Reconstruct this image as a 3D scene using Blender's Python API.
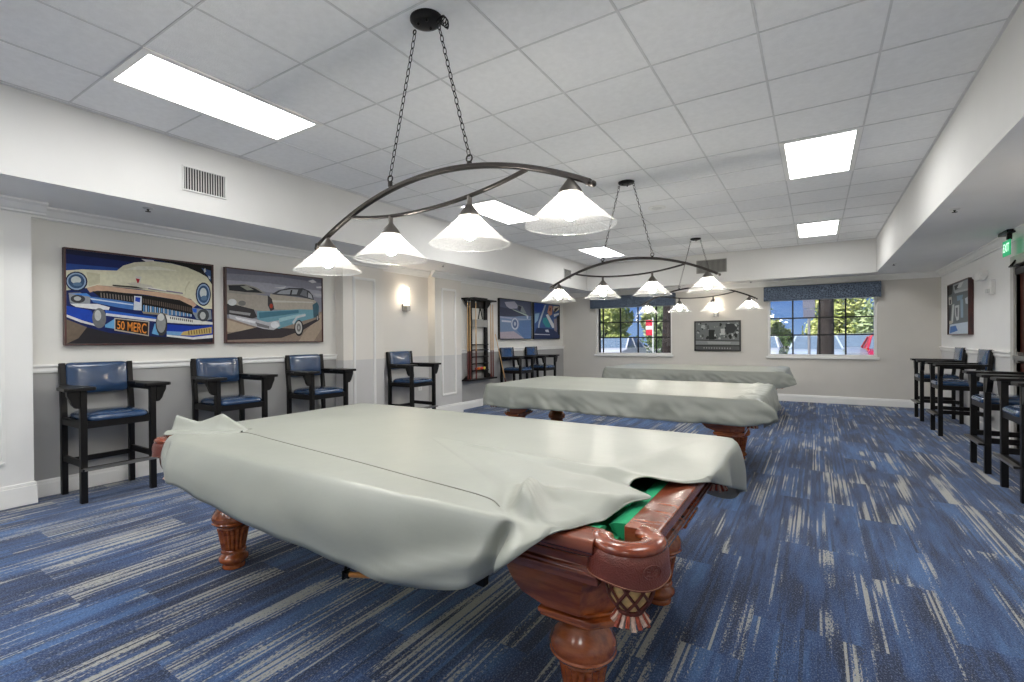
import bpy, bmesh, math, random
from mathutils import Vector, Matrix, noise

# ------------------------------------------------------------------ camera, sky, sun, exposure
scene = bpy.context.scene
COL = scene.collection
for ob in list(bpy.data.objects):
    bpy.data.objects.remove(ob, do_unlink=True)

EYE = 1.292
YAW, PITCH, ROLL, FOCAL = 0.5633, -0.0044, -0.0074, 480.85
fw = Vector((-math.sin(YAW) * math.cos(PITCH), math.cos(YAW) * math.cos(PITCH), math.sin(PITCH)))
rt = Vector((math.cos(YAW), math.sin(YAW), 0))
up = rt.cross(fw)
r2 = rt * math.cos(ROLL) + up * math.sin(ROLL)
u2 = up * math.cos(ROLL) - rt * math.sin(ROLL)
cam_data = bpy.data.cameras.new('camera')
cam_data.sensor_width = 36
cam_data.lens = FOCAL / 1024 * 36
cam_data.clip_end = 300
cam_data.clip_start = 0.05
cam = bpy.data.objects.new('camera', cam_data)
COL.objects.link(cam)
cam.matrix_world = Matrix(((r2.x, u2.x, -fw.x, 0), (r2.y, u2.y, -fw.y, 0), (r2.z, u2.z, -fw.z, EYE), (0, 0, 0, 1)))
scene.camera = cam

PANEL = 5.0        # strength of the ceiling panels
BULB = 105.0        # bulbs in the glass shades
SCONCE = 9.0
world = bpy.data.worlds.new('sky')
scene.world = world
world.use_nodes = True
wn = world.node_tree
wn.nodes.clear()
w_out = wn.nodes.new('ShaderNodeOutputWorld')
w_bg = wn.nodes.new('ShaderNodeBackground')
w_tc = wn.nodes.new('ShaderNodeTexCoord')
w_sep = wn.nodes.new('ShaderNodeSeparateXYZ')
w_ramp = wn.nodes.new('ShaderNodeValToRGB')
w_ramp.color_ramp.elements[0].position = 0.0
w_ramp.color_ramp.elements[0].color = (0.30, 0.50, 0.88, 1)
w_ramp.color_ramp.elements[1].position = 0.5
w_ramp.color_ramp.elements[1].color = (0.05, 0.15, 0.52, 1)
w_mid = w_ramp.color_ramp.elements.new(0.10)
w_mid.color = (0.10, 0.25, 0.70, 1)
w_bg.inputs['Strength'].default_value = 0.32
wn.links.new(w_tc.outputs['Generated'], w_sep.inputs[0])
wn.links.new(w_sep.outputs[2], w_ramp.inputs[0])
wn.links.new(w_ramp.outputs[0], w_bg.inputs[0])
wn.links.new(w_bg.outputs[0], w_out.inputs[0])
sun_data = bpy.data.lights.new('sun', 'SUN')
sun_data.energy = 2.8
sun_data.angle = 0.01
sun_data.color = (1.0, 0.96, 0.88)
sun = bpy.data.objects.new('sun', sun_data)
COL.objects.link(sun)
sun.rotation_euler = Vector((0.35, 0.75, -0.85)).to_track_quat('-Z', 'Y').to_euler()
vs = scene.view_settings
vs.view_transform = 'Standard'
vs.look = 'None'
vs.gamma = 1.0
vs.use_curve_mapping = False
vs.exposure = 1.42
scene.cycles.max_bounces = 10
scene.cycles.diffuse_bounces = 6
scene.cycles.transparent_max_bounces = 16
scene.cycles.sample_clamp_indirect = 6.0
scene.cycles.caustics_reflective = False
scene.cycles.caustics_refractive = False
scene.cycles.use_denoising = True

# ------------------------------------------------------------------ materials
def lin(c):
    return tuple(((v / 255) / 12.92 if v / 255 <= 0.04045 else ((v / 255 + 0.055) / 1.055) ** 2.4) for v in c)

def base_mat(name):
    m = bpy.data.materials.new(name)
    m.use_nodes = True
    nt = m.node_tree
    return m, nt, nt.nodes['Principled BSDF']

def mat(name, rgb, rough=0.5, metal=0.0, var=0.06, vscale=8.0, bump=0.0, bscale=60.0, spec=0.5, stretch=(1, 1, 1), coat=0.0):
    """plain procedural surface: a colour with a little mottling of its own and a fine bump"""
    m, nt, b = base_mat(name)
    c = lin(rgb)
    tc = nt.nodes.new('ShaderNodeTexCoord')
    mp = nt.nodes.new('ShaderNodeMapping')
    mp.inputs['Scale'].default_value = stretch
    nt.links.new(tc.outputs['Object'], mp.inputs['Vector'])
    n = nt.nodes.new('ShaderNodeTexNoise')
    n.inputs['Scale'].default_value = vscale
    n.inputs['Detail'].default_value = 3
    nt.links.new(mp.outputs[0], n.inputs['Vector'])
    r = nt.nodes.new('ShaderNodeValToRGB')
    r.color_ramp.elements[0].position = 0.3
    r.color_ramp.elements[1].position = 0.7
    r.color_ramp.elements[0].color = tuple(v * (1 - var) for v in c) + (1,)
    r.color_ramp.elements[1].color = tuple(min(1, v * (1 + var)) for v in c) + (1,)
    nt.links.new(n.outputs['Fac'], r.inputs[0])
    nt.links.new(r.outputs[0], b.inputs['Base Color'])
    b.inputs['Roughness'].default_value = rough
    b.inputs['Metallic'].default_value = metal
    b.inputs['Specular IOR Level'].default_value = spec
    if coat:
        b.inputs['Coat Weight'].default_value = coat
        b.inputs['Coat Roughness'].default_value = 0.08
    if bump:
        n2 = nt.nodes.new('ShaderNodeTexNoise')
        n2.inputs['Scale'].default_value = bscale
        n2.inputs['Detail'].default_value = 4
        nt.links.new(mp.outputs[0], n2.inputs['Vector'])
        bp = nt.nodes.new('ShaderNodeBump')
        bp.inputs['Strength'].default_value = bump
        bp.inputs['Distance'].default_value = 0.01
        nt.links.new(n2.outputs['Fac'], bp.inputs['Height'])
        nt.links.new(bp.outputs[0], b.inputs['Normal'])
    return m

def emit_mat(name, rgb, strength):
    m, nt, b = base_mat(name)
    b.inputs['Base Color'].default_value = lin(rgb) + (1,)
    b.inputs['Emission Color'].default_value = lin(rgb) + (1,)
    b.inputs['Emission Strength'].default_value = strength
    return m

class G:
    """tiny node-graph helper for the carpet and other maths-made patterns"""
    def __init__(s, nt): s.nt = nt
    def v(s, x, sock):
        if isinstance(x, (int, float)): sock.default_value = x
        else: s.nt.links.new(x, sock)
    def m(s, op, a, b=0.0, c=0.0, clamp=False):
        n = s.nt.nodes.new('ShaderNodeMath'); n.operation = op; n.use_clamp = clamp
        s.v(a, n.inputs[0]); s.v(b, n.inputs[1]); s.v(c, n.inputs[2])
        return n.outputs[0]
    def comb(s, x, y, z):
        n = s.nt.nodes.new('ShaderNodeCombineXYZ')
        s.v(x, n.inputs[0]); s.v(y, n.inputs[1]); s.v(z, n.inputs[2])
        return n.outputs[0]
    def noise(s, vec, scale=1.0, detail=2.0, rough=0.5):
        n = s.nt.nodes.new('ShaderNodeTexNoise')
        n.inputs['Scale'].default_value = scale; n.inputs['Detail'].default_value = detail; n.inputs['Roughness'].default_value = rough
        s.nt.links.new(vec, n.inputs['Vector'])
        return n.outputs['Fac']
    def white(s, vec):
        n = s.nt.nodes.new('ShaderNodeTexWhiteNoise'); n.noise_dimensions = '3D'
        s.nt.links.new(vec, n.inputs['Vector'])
        return n.outputs['Value']
    def step(s, x, lo, hi):
        n = s.nt.nodes.new('ShaderNodeMapRange'); n.interpolation_type = 'SMOOTHSTEP'
        s.v(x, n.inputs['Value']); s.v(lo, n.inputs['From Min']); s.v(hi, n.inputs['From Max'])
        return n.outputs['Result']
    def mix(s, f, a, b):
        n = s.nt.nodes.new('ShaderNodeMix'); n.data_type = 'RGBA'
        s.v(f, n.inputs[0])
        for x, k in ((a, 6), (b, 7)):
            if isinstance(x, tuple): n.inputs[k].default_value = x + (1,)
            else: s.nt.links.new(x, n.inputs[k])
        return n.outputs[2]

def carpet_material():
    m, nt, b = base_mat('carpet')
    g = G(nt)
    tc = nt.nodes.new('ShaderNodeTexCoord')
    sp = nt.nodes.new('ShaderNodeSeparateXYZ')
    nt.links.new(tc.outputs['Object'], sp.inputs[0])
    x, y = sp.outputs[0], sp.outputs[1]
    W, L = 0.25, 1.0
    row = g.m('FLOOR', g.m('DIVIDE', x, W))
    off = g.white(g.comb(row, 3.7, 0.0))
    cell = g.m('FLOOR', g.m('ADD', g.m('DIVIDE', y, L), off))
    r1 = g.white(g.comb(row, cell, 1.3))
    r2_ = g.white(g.comb(row, cell, 7.9))
    r3 = g.white(g.comb(row, cell, 4.1))
    # ground colour of each plank, with long tonal drifts along the pile
    drift = g.noise(g.comb(g.m('MULTIPLY', x, 11.0), g.m('MULTIPLY', y, 1.6), g.m('MULTIPLY', r1, 0.35)), 1.0, 6.0, 0.62)
    tone = g.m('ADD', g.m('MULTIPLY', r1, 0.17), g.m('MULTIPLY', drift, 1.05))
    c = g.mix(g.step(tone, 0.42, 0.62), lin((36, 47, 75)), lin((52, 77, 120)))
    c = g.mix(g.step(tone, 0.60, 0.84), c, lin((74, 110, 160)))
    fibre = g.noise(g.comb(g.m('MULTIPLY', x, 170.0), g.m('MULTIPLY', y, 60.0), 0.0), 1.0, 2.0)
    # dark yarns
    yarn2 = g.white(g.comb(g.m('FLOOR', g.m('DIVIDE', x, 0.0156)), cell, 21.0))
    dk = g.noise(g.comb(g.m('MULTIPLY', x, 6.0), g.m('MULTIPLY', y, 1.1), g.m('MULTIPLY', r2_, 60.0)), 1.0, 2.0)
    ds = g.m('ADD', g.m('ADD', g.m('MULTIPLY', dk, 0.8), g.m('MULTIPLY', yarn2, 0.3)), g.m('MULTIPLY', g.m('SUBTRACT', fibre, 0.5), 0.4))
    c = g.mix(g.m('MULTIPLY', g.step(ds, 0.60, 0.72), 0.75), c, lin((36, 44, 66)))
    # pale yarns: straight thin lines, bundled, each starting and stopping on its own, cut where a plank ends
    yarn = g.white(g.comb(g.m('FLOOR', g.m('DIVIDE', x, 0.0104)), cell, 11.0))
    clus = g.noise(g.comb(g.m('MULTIPLY', x, 7.0), g.m('MULTIPLY', y, 1.45), g.m('MULTIPLY', r2_, 35.0)), 1.0, 2.0)
    score = g.m('ADD', g.m('MULTIPLY', clus, 0.85), g.m('MULTIPLY', yarn, 0.30))
    score = g.m('ADD', score, g.m('MULTIPLY', g.m('SUBTRACT', r3, 0.5), 0.12))
    score = g.m('ADD', score, g.m('MULTIPLY', g.m('SUBTRACT', fibre, 0.5), 0.42))
    pale = g.step(score, 0.695, 0.775)
    c = g.mix(g.m('MULTIPLY', pale, 0.82), c, lin((190, 187, 176)))
    # loop pile speckle
    spk = g.noise(g.comb(g.m('MULTIPLY', x, 170.0), g.m('MULTIPLY', y, 110.0), 0.0), 1.0, 3.0, 0.75)
    c = g.mix(g.m('MULTIPLY', g.m('SUBTRACT', 1.0, g.step(spk, 0.36, 0.52)), 0.75), c, g.mix(0.5, c, lin((16, 22, 42))))
    c = g.mix(g.m('MULTIPLY', g.step(spk, 0.50, 0.64), 0.42), c, lin((150, 164, 190)))
    nt.links.new(c, b.inputs['Base Color'])
    b.inputs['Roughness'].default_value = 0.95
    b.inputs['Specular IOR Level'].default_value = 0.15
    b.inputs['Sheen Weight'].default_value = 0.15
    bp = nt.nodes.new('ShaderNodeBump'); bp.inputs['Strength'].default_value = 0.5; bp.inputs['Distance'].default_value = 0.006
    nt.links.new(spk, bp.inputs['Height']); nt.links.new(bp.outputs[0], b.inputs['Normal'])
    return m

def two_tone(name, top, bottom, z, rough=0.6):
    """painted wall: one paint above the height z, another below it"""
    m, nt, b = base_mat(name)
    g = G(nt)
    tc = nt.nodes.new('ShaderNodeTexCoord')
    sp = nt.nodes.new('ShaderNodeSeparateXYZ')
    nt.links.new(tc.outputs['Object'], sp.inputs[0])
    n = g.noise(tc.outputs['Object'], 3.0, 3.0)
    t = g.mix(n, tuple(v * 0.97 for v in lin(top)), tuple(min(1, v * 1.03) for v in lin(top)))
    d = g.mix(n, tuple(v * 0.95 for v in lin(bottom)), tuple(min(1, v * 1.05) for v in lin(bottom)))
    nt.links.new(g.mix(g.m('LESS_THAN', sp.outputs[2], z), t, d), b.inputs['Base Color'])
    b.inputs['Roughness'].default_value = rough
    n2 = g.noise(tc.outputs['Object'], 140.0, 3.0)
    bp = nt.nodes.new('ShaderNodeBump'); bp.inputs['Strength'].default_value = 0.06; bp.inputs['Distance'].default_value = 0.004
    nt.links.new(n2, bp.inputs['Height']); nt.links.new(bp.outputs[0], b.inputs['Normal'])
    return m

def wood_mat(name, dark, light, rough=0.22, coat=0.5, stretch=(3, 22, 22)):
    m, nt, b = base_mat(name)
    g = G(nt)
    tc = nt.nodes.new('ShaderNodeTexCoord')
    mp = nt.nodes.new('ShaderNodeMapping'); mp.inputs['Scale'].default_value = stretch
    nt.links.new(tc.outputs['Object'], mp.inputs['Vector'])
    a = g.noise(mp.outputs[0], 1.2, 6.0, 0.65)
    nt.links.new(g.mix(g.step(a, 0.3, 0.72), lin(dark), lin(light)), b.inputs['Base Color'])
    b.inputs['Roughness'].default_value = rough
    b.inputs['Coat Weight'].default_value = coat
    b.inputs['Coat Roughness'].default_value = 0.1
    return m

def glass_shade_mat():
    """frosted ribbed lamp glass: milky towards the neck, clearer and textured in the band at the rim"""
    m, nt, b = base_mat('shade_glass')
    nt.nodes.remove(b)
    g = G(nt)
    out = nt.nodes['Material Output']
    tc = nt.nodes.new('ShaderNodeTexCoord')
    sp = nt.nodes.new('ShaderNodeSeparateXYZ')
    nt.links.new(tc.outputs['Object'], sp.inputs[0])
    ang = g.m('ARCTAN2', sp.outputs[1], sp.outputs[0])
    rib = g.noise(g.comb(g.m('MULTIPLY', ang, 30.0), g.m('MULTIPLY', sp.outputs[2], 120.0), 0.0), 1.0, 2.0, 0.6)
    band = g.m('LESS_THAN', sp.outputs[2], 0.055)
    tl = nt.nodes.new('ShaderNodeBsdfTranslucent'); tl.inputs[0].default_value = (0.75, 0.75, 0.74, 1)
    df = nt.nodes.new('ShaderNodeBsdfDiffuse'); df.inputs[0].default_value = (0.7, 0.7, 0.7, 1)
    tr = nt.nodes.new('ShaderNodeBsdfTransparent')
    gl = nt.nodes.new('ShaderNodeBsdfGlossy'); gl.inputs['Roughness'].default_value = 0.12
    m1 = nt.nodes.new('ShaderNodeMixShader'); m1.inputs[0].default_value = 0.35
    nt.links.new(tl.outputs[0], m1.inputs[1]); nt.links.new(df.outputs[0], m1.inputs[2])
    m2 = nt.nodes.new('ShaderNodeMixShader')
    clear = g.m('ADD', g.m('ADD', 0.72, g.m('MULTIPLY', g.step(rib, 0.40, 0.60), 0.10)), g.m('MULTIPLY', band, g.m('MULTIPLY', g.step(rib, 0.40, 0.58), 0.16)))
    nt.links.new(clear, m2.inputs[0]); nt.links.new(m1.outputs[0], m2.inputs[1]); nt.links.new(tr.outputs[0], m2.inputs[2])
    m3 = nt.nodes.new('ShaderNodeMixShader'); m3.inputs[0].default_value = 0.08
    nt.links.new(m2.outputs[0], m3.inputs[1]); nt.links.new(gl.outputs[0], m3.inputs[2])
    nt.links.new(m3.outputs[0], out.inputs[0])
    bp = nt.nodes.new('ShaderNodeBump'); bp.inputs['Strength'].default_value = 0.4; bp.inputs['Distance'].default_value = 0.004
    nt.links.new(rib, bp.inputs['Height']); nt.links.new(bp.outputs[0], gl.inputs['Normal'])
    return m

def pane_mat():
    m, nt, b = base_mat('window_glass')
    nt.nodes.remove(b)
    out = nt.nodes['Material Output']
    tr = nt.nodes.new('ShaderNodeBsdfTransparent'); tr.inputs[0].default_value = (0.96, 0.98, 0.98, 1)
    gl = nt.nodes.new('ShaderNodeBsdfGlossy'); gl.inputs['Roughness'].default_value = 0.02
    mx = nt.nodes.new('ShaderNodeMixShader'); mx.inputs[0].default_value = 0.05
    nt.links.new(tr.outputs[0], mx.inputs[1]); nt.links.new(gl.outputs[0], mx.inputs[2])
    nt.links.new(mx.outputs[0], out.inputs[0])
    return m

def print_mat():
    """picture print: the ink colour is stored on the print itself"""
    m, nt, b = base_mat('picture_print')
    a = nt.nodes.new('ShaderNodeVertexColor'); a.layer_name = 'ink'
    tc = nt.nodes.new('ShaderNodeTexCoord')
    n = nt.nodes.new('ShaderNodeTexNoise'); n.inputs['Scale'].default_value = 40; n.inputs['Detail'].default_value = 4
    nt.links.new(tc.outputs['Object'], n.inputs['Vector'])
    g = G(nt)
    mx = nt.nodes.new('ShaderNodeMix'); mx.data_type = 'RGBA'; mx.blend_type = 'MULTIPLY'
    mx.inputs[0].default_value = 1.0
    rr = nt.nodes.new('ShaderNodeValToRGB')
    rr.color_ramp.elements[0].color = (0.62, 0.62, 0.62, 1); rr.color_ramp.elements[1].color = (0.92, 0.92, 0.92, 1)
    nt.links.new(n.outputs['Fac'], rr.inputs[0])
    nt.links.new(a.outputs[0], mx.inputs[6]); nt.links.new(rr.outputs[0], mx.inputs[7])
    nt.links.new(mx.outputs[2], b.inputs['Base Color'])
    b.inputs['Roughness'].default_value = 0.45
    b.inputs['Specular IOR Level'].default_value = 0.2
    return m

def damask_mat():
    m, nt, b = base_mat('valance_fabric')
    g = G(nt)
    tc = nt.nodes.new('ShaderNodeTexCoord')
    v = nt.nodes.new('ShaderNodeTexVoronoi'); v.inputs['Scale'].default_value = 26; v.feature = 'DISTANCE_TO_EDGE'
    nt.links.new(tc.outputs['Object'], v.inputs['Vector'])
    n = g.noise(tc.outputs['Object'], 30.0, 3.0)
    f = g.m('ADD', g.step(v.outputs['Distance'], 0.02, 0.12), g.m('MULTIPLY', g.m('SUBTRACT', n, 0.5), 0.9), clamp=True)
    nt.links.new(g.mix(f, lin((104, 118, 136)), lin((46, 56, 72))), b.inputs['Base Color'])
    b.inputs['Roughness'].default_value = 0.8
    return m

def leaf_mat(name, a, c):
    m, nt, b = base_mat(name)
    g = G(nt)
    tc = nt.nodes.new('ShaderNodeTexCoord')
    n = g.noise(tc.outputs['Object'], 0.9, 5.0, 0.7)
    nt.links.new(g.mix(g.step(n, 0.35, 0.68), lin(a), lin(c)), b.inputs['Base Color'])
    b.inputs['Roughness'].default_value = 0.6
    return m

M = dict(
    carpet=carpet_material(),
    wall_left=two_tone('left_wall_paint', (222, 220, 214), (164, 163, 161), 1.05),
    wall_far=mat('far_wall_paint', (208, 204, 197), 0.65, var=0.02, vscale=3, bump=0.05, bscale=140),
    wall_right=two_tone('right_wall_paint', (236, 235, 233), (212, 211, 210), 1.05),
    alcove=two_tone('alcove_paint', (222, 217, 209), (202, 200, 198), 1.02),
    white=mat('white_paint', (233, 232, 229), 0.45, var=0.015, vscale=3, bump=0.03, bscale=120),
    trim=mat('trim_paint', (238, 237, 234), 0.35, var=0.015),
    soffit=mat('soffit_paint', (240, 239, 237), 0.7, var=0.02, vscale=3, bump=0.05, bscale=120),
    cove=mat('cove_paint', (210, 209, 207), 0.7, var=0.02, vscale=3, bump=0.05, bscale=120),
    tile=mat('ceiling_tile', (240, 240, 241), 0.9, var=0.03, vscale=25, bump=0.3, bscale=160),
    tbar=mat('ceiling_grid_metal', (212, 212, 213), 0.6),
    black_wood=mat('black_wood', (14, 12, 12), 0.42, var=0.25, vscale=30, stretch=(1, 1, 0.15), coat=0.05, spec=0.3),
    blue_leather=mat('blue_leather', (40, 66, 100), 0.24, var=0.16, vscale=9, bump=0.06, bscale=220, coat=0.9),
    bronze=mat('dark_bronze', (50, 46, 44), 0.42, metal=0.75, var=0.15),
    fitter=mat('fitter_metal_lit', (96, 92, 88), 0.45, metal=0.6, var=0.1),  # lamp bronze lightened, the bright glow on the hoods put into the colour
    iron=mat('black_iron', (20, 19, 19), 0.4, metal=0.6, var=0.15),
    shade=glass_shade_mat(),
    bulb=emit_mat('bulb_glow', (255, 250, 238), BULB),
    panel=emit_mat('panel_glow', (255, 255, 253), PANEL),
    sconce=emit_mat('sconce_glow', (255, 240, 218), SCONCE),
    brushed=mat('brushed_nickel', (150, 148, 144), 0.35, metal=0.85),
    vinyl=mat('cover_vinyl', (147, 150, 142), 0.38, var=0.05, vscale=2.2, bump=0.10, bscale=14),
    vinyl_seam=mat('cover_seam', (112, 112, 104), 0.6),
    cherry=wood_mat('cherry_wood', (122, 56, 24), (182, 98, 46), 0.2, 0.6),
    cherry_dark=wood_mat('rail_wood', (100, 46, 30), (136, 72, 48), 0.25),
    leather=mat('pocket_leather', (108, 50, 38), 0.38, var=0.18, vscale=20, bump=0.35, bscale=260, coat=0.2),
    leather_top=wood_mat('pocket_roll', (104, 44, 28), (146, 72, 42), 0.22, 0.35, (20, 20, 20)),
    cord=mat('net_cord', (92, 40, 26), 0.6, var=0.2, vscale=60),
    liner=mat('net_lining', (204, 170, 112), 0.7, var=0.25, vscale=60),
    fringe=mat('pocket_fringe', (150, 66, 44), 0.6, var=0.45, vscale=120),
    fringe_pale=mat('pocket_fringe_pale', (206, 176, 158), 0.6, var=0.3, vscale=120),
    stitch=mat('stitching', (176, 128, 100), 0.7),
    felt=mat('green_felt', (22, 150, 100), 0.9, var=0.06, vscale=60, bump=0.1, bscale=300),
    frame=wood_mat('picture_frame_wood', (42, 18, 18), (84, 36, 32), 0.35, 0.2, (20, 20, 3)),
    frame_black=mat('black_frame', (14, 13, 13), 0.4),
    print=print_mat(),
    pane=pane_mat(),
    muntin=mat('black_muntin', (22, 24, 26), 0.45),
    valance=damask_mat(),
    vent=mat('vent_metal', (214, 214, 212), 0.5),
    vent_dark=mat('vent_dark', (58, 58, 60), 0.8),
    vent_grey=mat('vent_grey', (150, 148, 144), 0.5),
    plastic=mat('white_plastic', (232, 231, 228), 0.4),
    exit_green=emit_mat('exit_green', (40, 190, 125), 0.18),
    exit_white=emit_mat('exit_letters', (235, 255, 245), 0.4),
    door=wood_mat('door_wood', (52, 24, 18), (88, 44, 32), 0.35, 0.2, (20, 20, 2)),
    door_frame=mat('door_frame_paint', (188, 186, 180), 0.5),
    cue_wood=wood_mat('cue_maple', (196, 150, 96), (226, 188, 134), 0.3, 0.4, (40, 40, 2)),
    bridge_wood=wood_mat('bridge_wood', (196, 122, 44), (226, 156, 70), 0.3, 0.4, (2, 40, 40)),
    cue_butt=mat('cue_butt', (96, 36, 30), 0.3, coat=0.4),
    asphalt=mat('asphalt', (168, 166, 162), 0.95, var=0.1, vscale=3, bump=0.2, bscale=30),
    bark=mat('bark', (44, 36, 34), 0.9, var=0.35, vscale=7, bump=0.8, bscale=20, stretch=(1, 1, 0.3)),
    leaf_a=leaf_mat('leaves_yellow', (150, 164, 84), (228, 230, 160)),
    leaf_b=leaf_mat('leaves_green', (104, 128, 84), (202, 214, 164)),
    leaf_c=leaf_mat('leaves_dark', (40, 66, 34), (98, 122, 66)),
    rubber=mat('tyre_rubber', (24, 24, 25), 0.8),
    car_glass=mat('car_glass', (112, 130, 150), 0.08, var=0.1),
    sign_back=mat('sign_back', (112, 112, 128), 0.5),
    galv=mat('galvanised', (150, 150, 156), 0.5, metal=0.4),
)
def paint(name, rgb): return mat(name, rgb, 0.25, var=0.03, coat=0.8)
def ball_mat(name, rgb): return mat(name, rgb, 0.15, var=0.02, coat=0.6)

# ------------------------------------------------------------------ mesh helpers
class MB:
    def __init__(s):
        s.bm = bmesh.new()
        s.mi = 0
    def face(s, vs_):
        try:
            f = s.bm.faces.new(vs_); f.material_index = s.mi
            return f
        except ValueError:
            return None
    def box(s, x0, x1, y0, y1, z0, z1):
        return s.hexa([(x0, y0, z0), (x1, y0, z0), (x1, y1, z0), (x0, y1, z0), (x0, y0, z1), (x1, y0, z1), (x1, y1, z1), (x0, y1, z1)])
    def hexa(s, p):
        v = [s.bm.verts.new(q) for q in p]
        for f in ((3, 2, 1, 0), (4, 5, 6, 7), (0, 1, 5, 4), (1, 2, 6, 5), (2, 3, 7, 6), (3, 0, 4, 7)):
            s.face([v[i] for i in f])
        return s
    def bar(s, a, b, w, h):
        """square bar from a to b"""
        a, b = Vector(a), Vector(b)
        d = (b - a).normalized()
        side = d.cross(Vector((0, 0, 1)))
        side = side.normalized() if side.length > 1e-4 else Vector((1, 0, 0))
        n = side.cross(d).normalized()
        s.hexa([tuple(a + side * (sx * w / 2) + n * (sn * h / 2)) if k == 0 else tuple(b + side * (sx * w / 2) + n * (sn * h / 2))
                for k in (0, 1) for sx, sn in ((-1, -1), (1, -1), (1, 1), (-1, 1))])
        return s
    def prism(s, poly, a, b, axis='z'):
        def P(u, v, w): return {'z': (u, v, w), 'y': (u, w, v), 'x': (w, u, v)}[axis]
        lo = [s.bm.verts.new(P(u, v, a)) for u, v in poly]
        hi = [s.bm.verts.new(P(u, v, b)) for u, v in poly]
        n = len(poly)
        s.face(lo[::-1]); s.face(hi)
        for i in range(n):
            s.face([lo[i], lo[(i + 1) % n], hi[(i + 1) % n], hi[i]])
        return s
    def rings(s, rings, closed=True, caps=True):
        """skin a list of rings of points"""
        R = [[s.bm.verts.new(p) for p in r] for r in rings]
        n = len(R[0])
        for a, b in zip(R, R[1:]):
            for i in range(n if closed else n - 1):
                s.face([a[i], a[(i + 1) % n], b[(i + 1) % n], b[i]])
        if caps and closed:
            s.face(R[0][::-1]); s.face(R[-1])
        return R
    def lathe(s, prof, c=(0, 0, 0), seg=24, caps=True):
        s.rings([[(c[0] + r * math.cos(2 * math.pi * i / seg), c[1] + r * math.sin(2 * math.pi * i / seg), c[2] + z) for i in range(seg)] for r, z in prof], True, caps)
        return s
    def cyl(s, a, b, r, seg=12, rb=None):
        a, b = Vector(a), Vector(b)
        return s.tube([a, b], [r, r if rb is None else rb], seg)
    def tube(s, pts, r, seg=8, closed=False, flat=1.0):
        pts = [Vector(p) for p in pts]
        n = len(pts)
        rr = r if isinstance(r, (list, tuple)) else [r] * n
        ref = None
        out = []
        for i, p in enumerate(pts):
            a = pts[i - 1] if (i or closed) else p
            b = pts[(i + 1) % n] if (i < n - 1 or closed) else p
            t = (b - a).normalized()
            if ref is None:
                ref = t.orthogonal().normalized() if abs(t.z) > 0.9 else t.cross(Vector((0, 0, 1))).normalized()
            ref = (ref - t * ref.dot(t)).normalized()
            up_ = t.cross(ref)
            out.append([tuple(p + (ref * math.cos(2 * math.pi * k / seg) + up_ * (flat * math.sin(2 * math.pi * k / seg))) * rr[i]) for k in range(seg)])
        if closed:
            R = s.rings(out, True, False)
            for k in range(seg):
                s.face([R[-1][k], R[-1][(k + 1) % seg], R[0][(k + 1) % seg], R[0][k]])
        else:
            s.rings(out)
        return s
    def ball(s, c, r, seg=16, rings=10, sx=1, sy=1, sz=1):
        m = Matrix.Translation(c) @ Matrix.Diagonal((r * sx, r * sy, r * sz, 1))
        g = bmesh.ops.create_uvsphere(s.bm, u_segments=seg, v_segments=rings, radius=1, matrix=m)
        for v in g['verts']:
            for f in v.link_faces: f.material_index = s.mi
        return s
    def build(s, name, mats, parent=None, smooth=35, bevel=0.0, loc=None, rot=None, solid=0.0, merge=0.0, fix=True):
        if merge:
            bmesh.ops.remove_doubles(s.bm, verts=s.bm.verts, dist=merge)
        if fix:
            bmesh.ops.recalc_face_normals(s.bm, faces=s.bm.faces)
        me = bpy.data.meshes.new(name)
        s.bm.to_mesh(me); s.bm.free()
        for m in (mats if isinstance(mats, (list, tuple)) else [mats]):
            me.materials.append(m)
        if smooth:
            me.polygons.foreach_set('use_smooth', [True] * len(me.polygons))
            if smooth < 180: me.set_sharp_from_angle(angle=math.radians(smooth))
        o = bpy.data.objects.new(name, me)
        COL.objects.link(o)
        if parent is not None: o.parent = parent
        if loc: o.location = loc
        if rot: o.rotation_euler = rot
        if solid:
            md = o.modifiers.new('solid', 'SOLIDIFY'); md.thickness = solid; md.offset = -1
        if bevel:
            md = o.modifiers.new('bevel', 'BEVEL'); md.width = bevel; md.segments = 2; md.limit_method = 'ANGLE'; md.angle_limit = math.radians(40)
        return o

def tag(o, label=None, cat=None, group=None, kind=None):
    if label: o['label'] = label
    if cat: o['category'] = cat
    if group: o['group'] = group
    if kind: o['kind'] = kind
    return o

def empty(name, loc, label, cat, group=None, rz=0.0):
    o = bpy.data.objects.new(name, None)
    o.empty_display_size = 0.1
    COL.objects.link(o)
    o.location = loc
    o.rotation_euler = (0, 0, rz)
    return tag(o, label, cat, group)

def copy_tree(o, parent=None):
    c = o.copy()
    COL.objects.link(c)
    if parent is not None: c.parent = parent
    for ch in list(o.children): copy_tree(ch, c)
    return c

def struct(o, label=None):
    o['kind'] = 'structure'
    if label: o['label'] = label
    return o

# ------------------------------------------------------------------ the room
XL, XR, YF, YB = -5.48, 1.8635, 11.1476, -3.8      # faces of the four walls
CX0, CX1, CY0, CY1 = -4.585, 0.9097, -3.03, 10.6   # raised part of the ceiling
ZC, ZS, TOP = 3.023, 2.42, 3.3
WIN = ((-4.59, -2.75, 0.905, 2.06), (-0.83, 0.965, 0.905, 2.06))
DY0, DY1, DZ = 6.45, 7.42, 2.06                      # right-hand door opening

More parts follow.
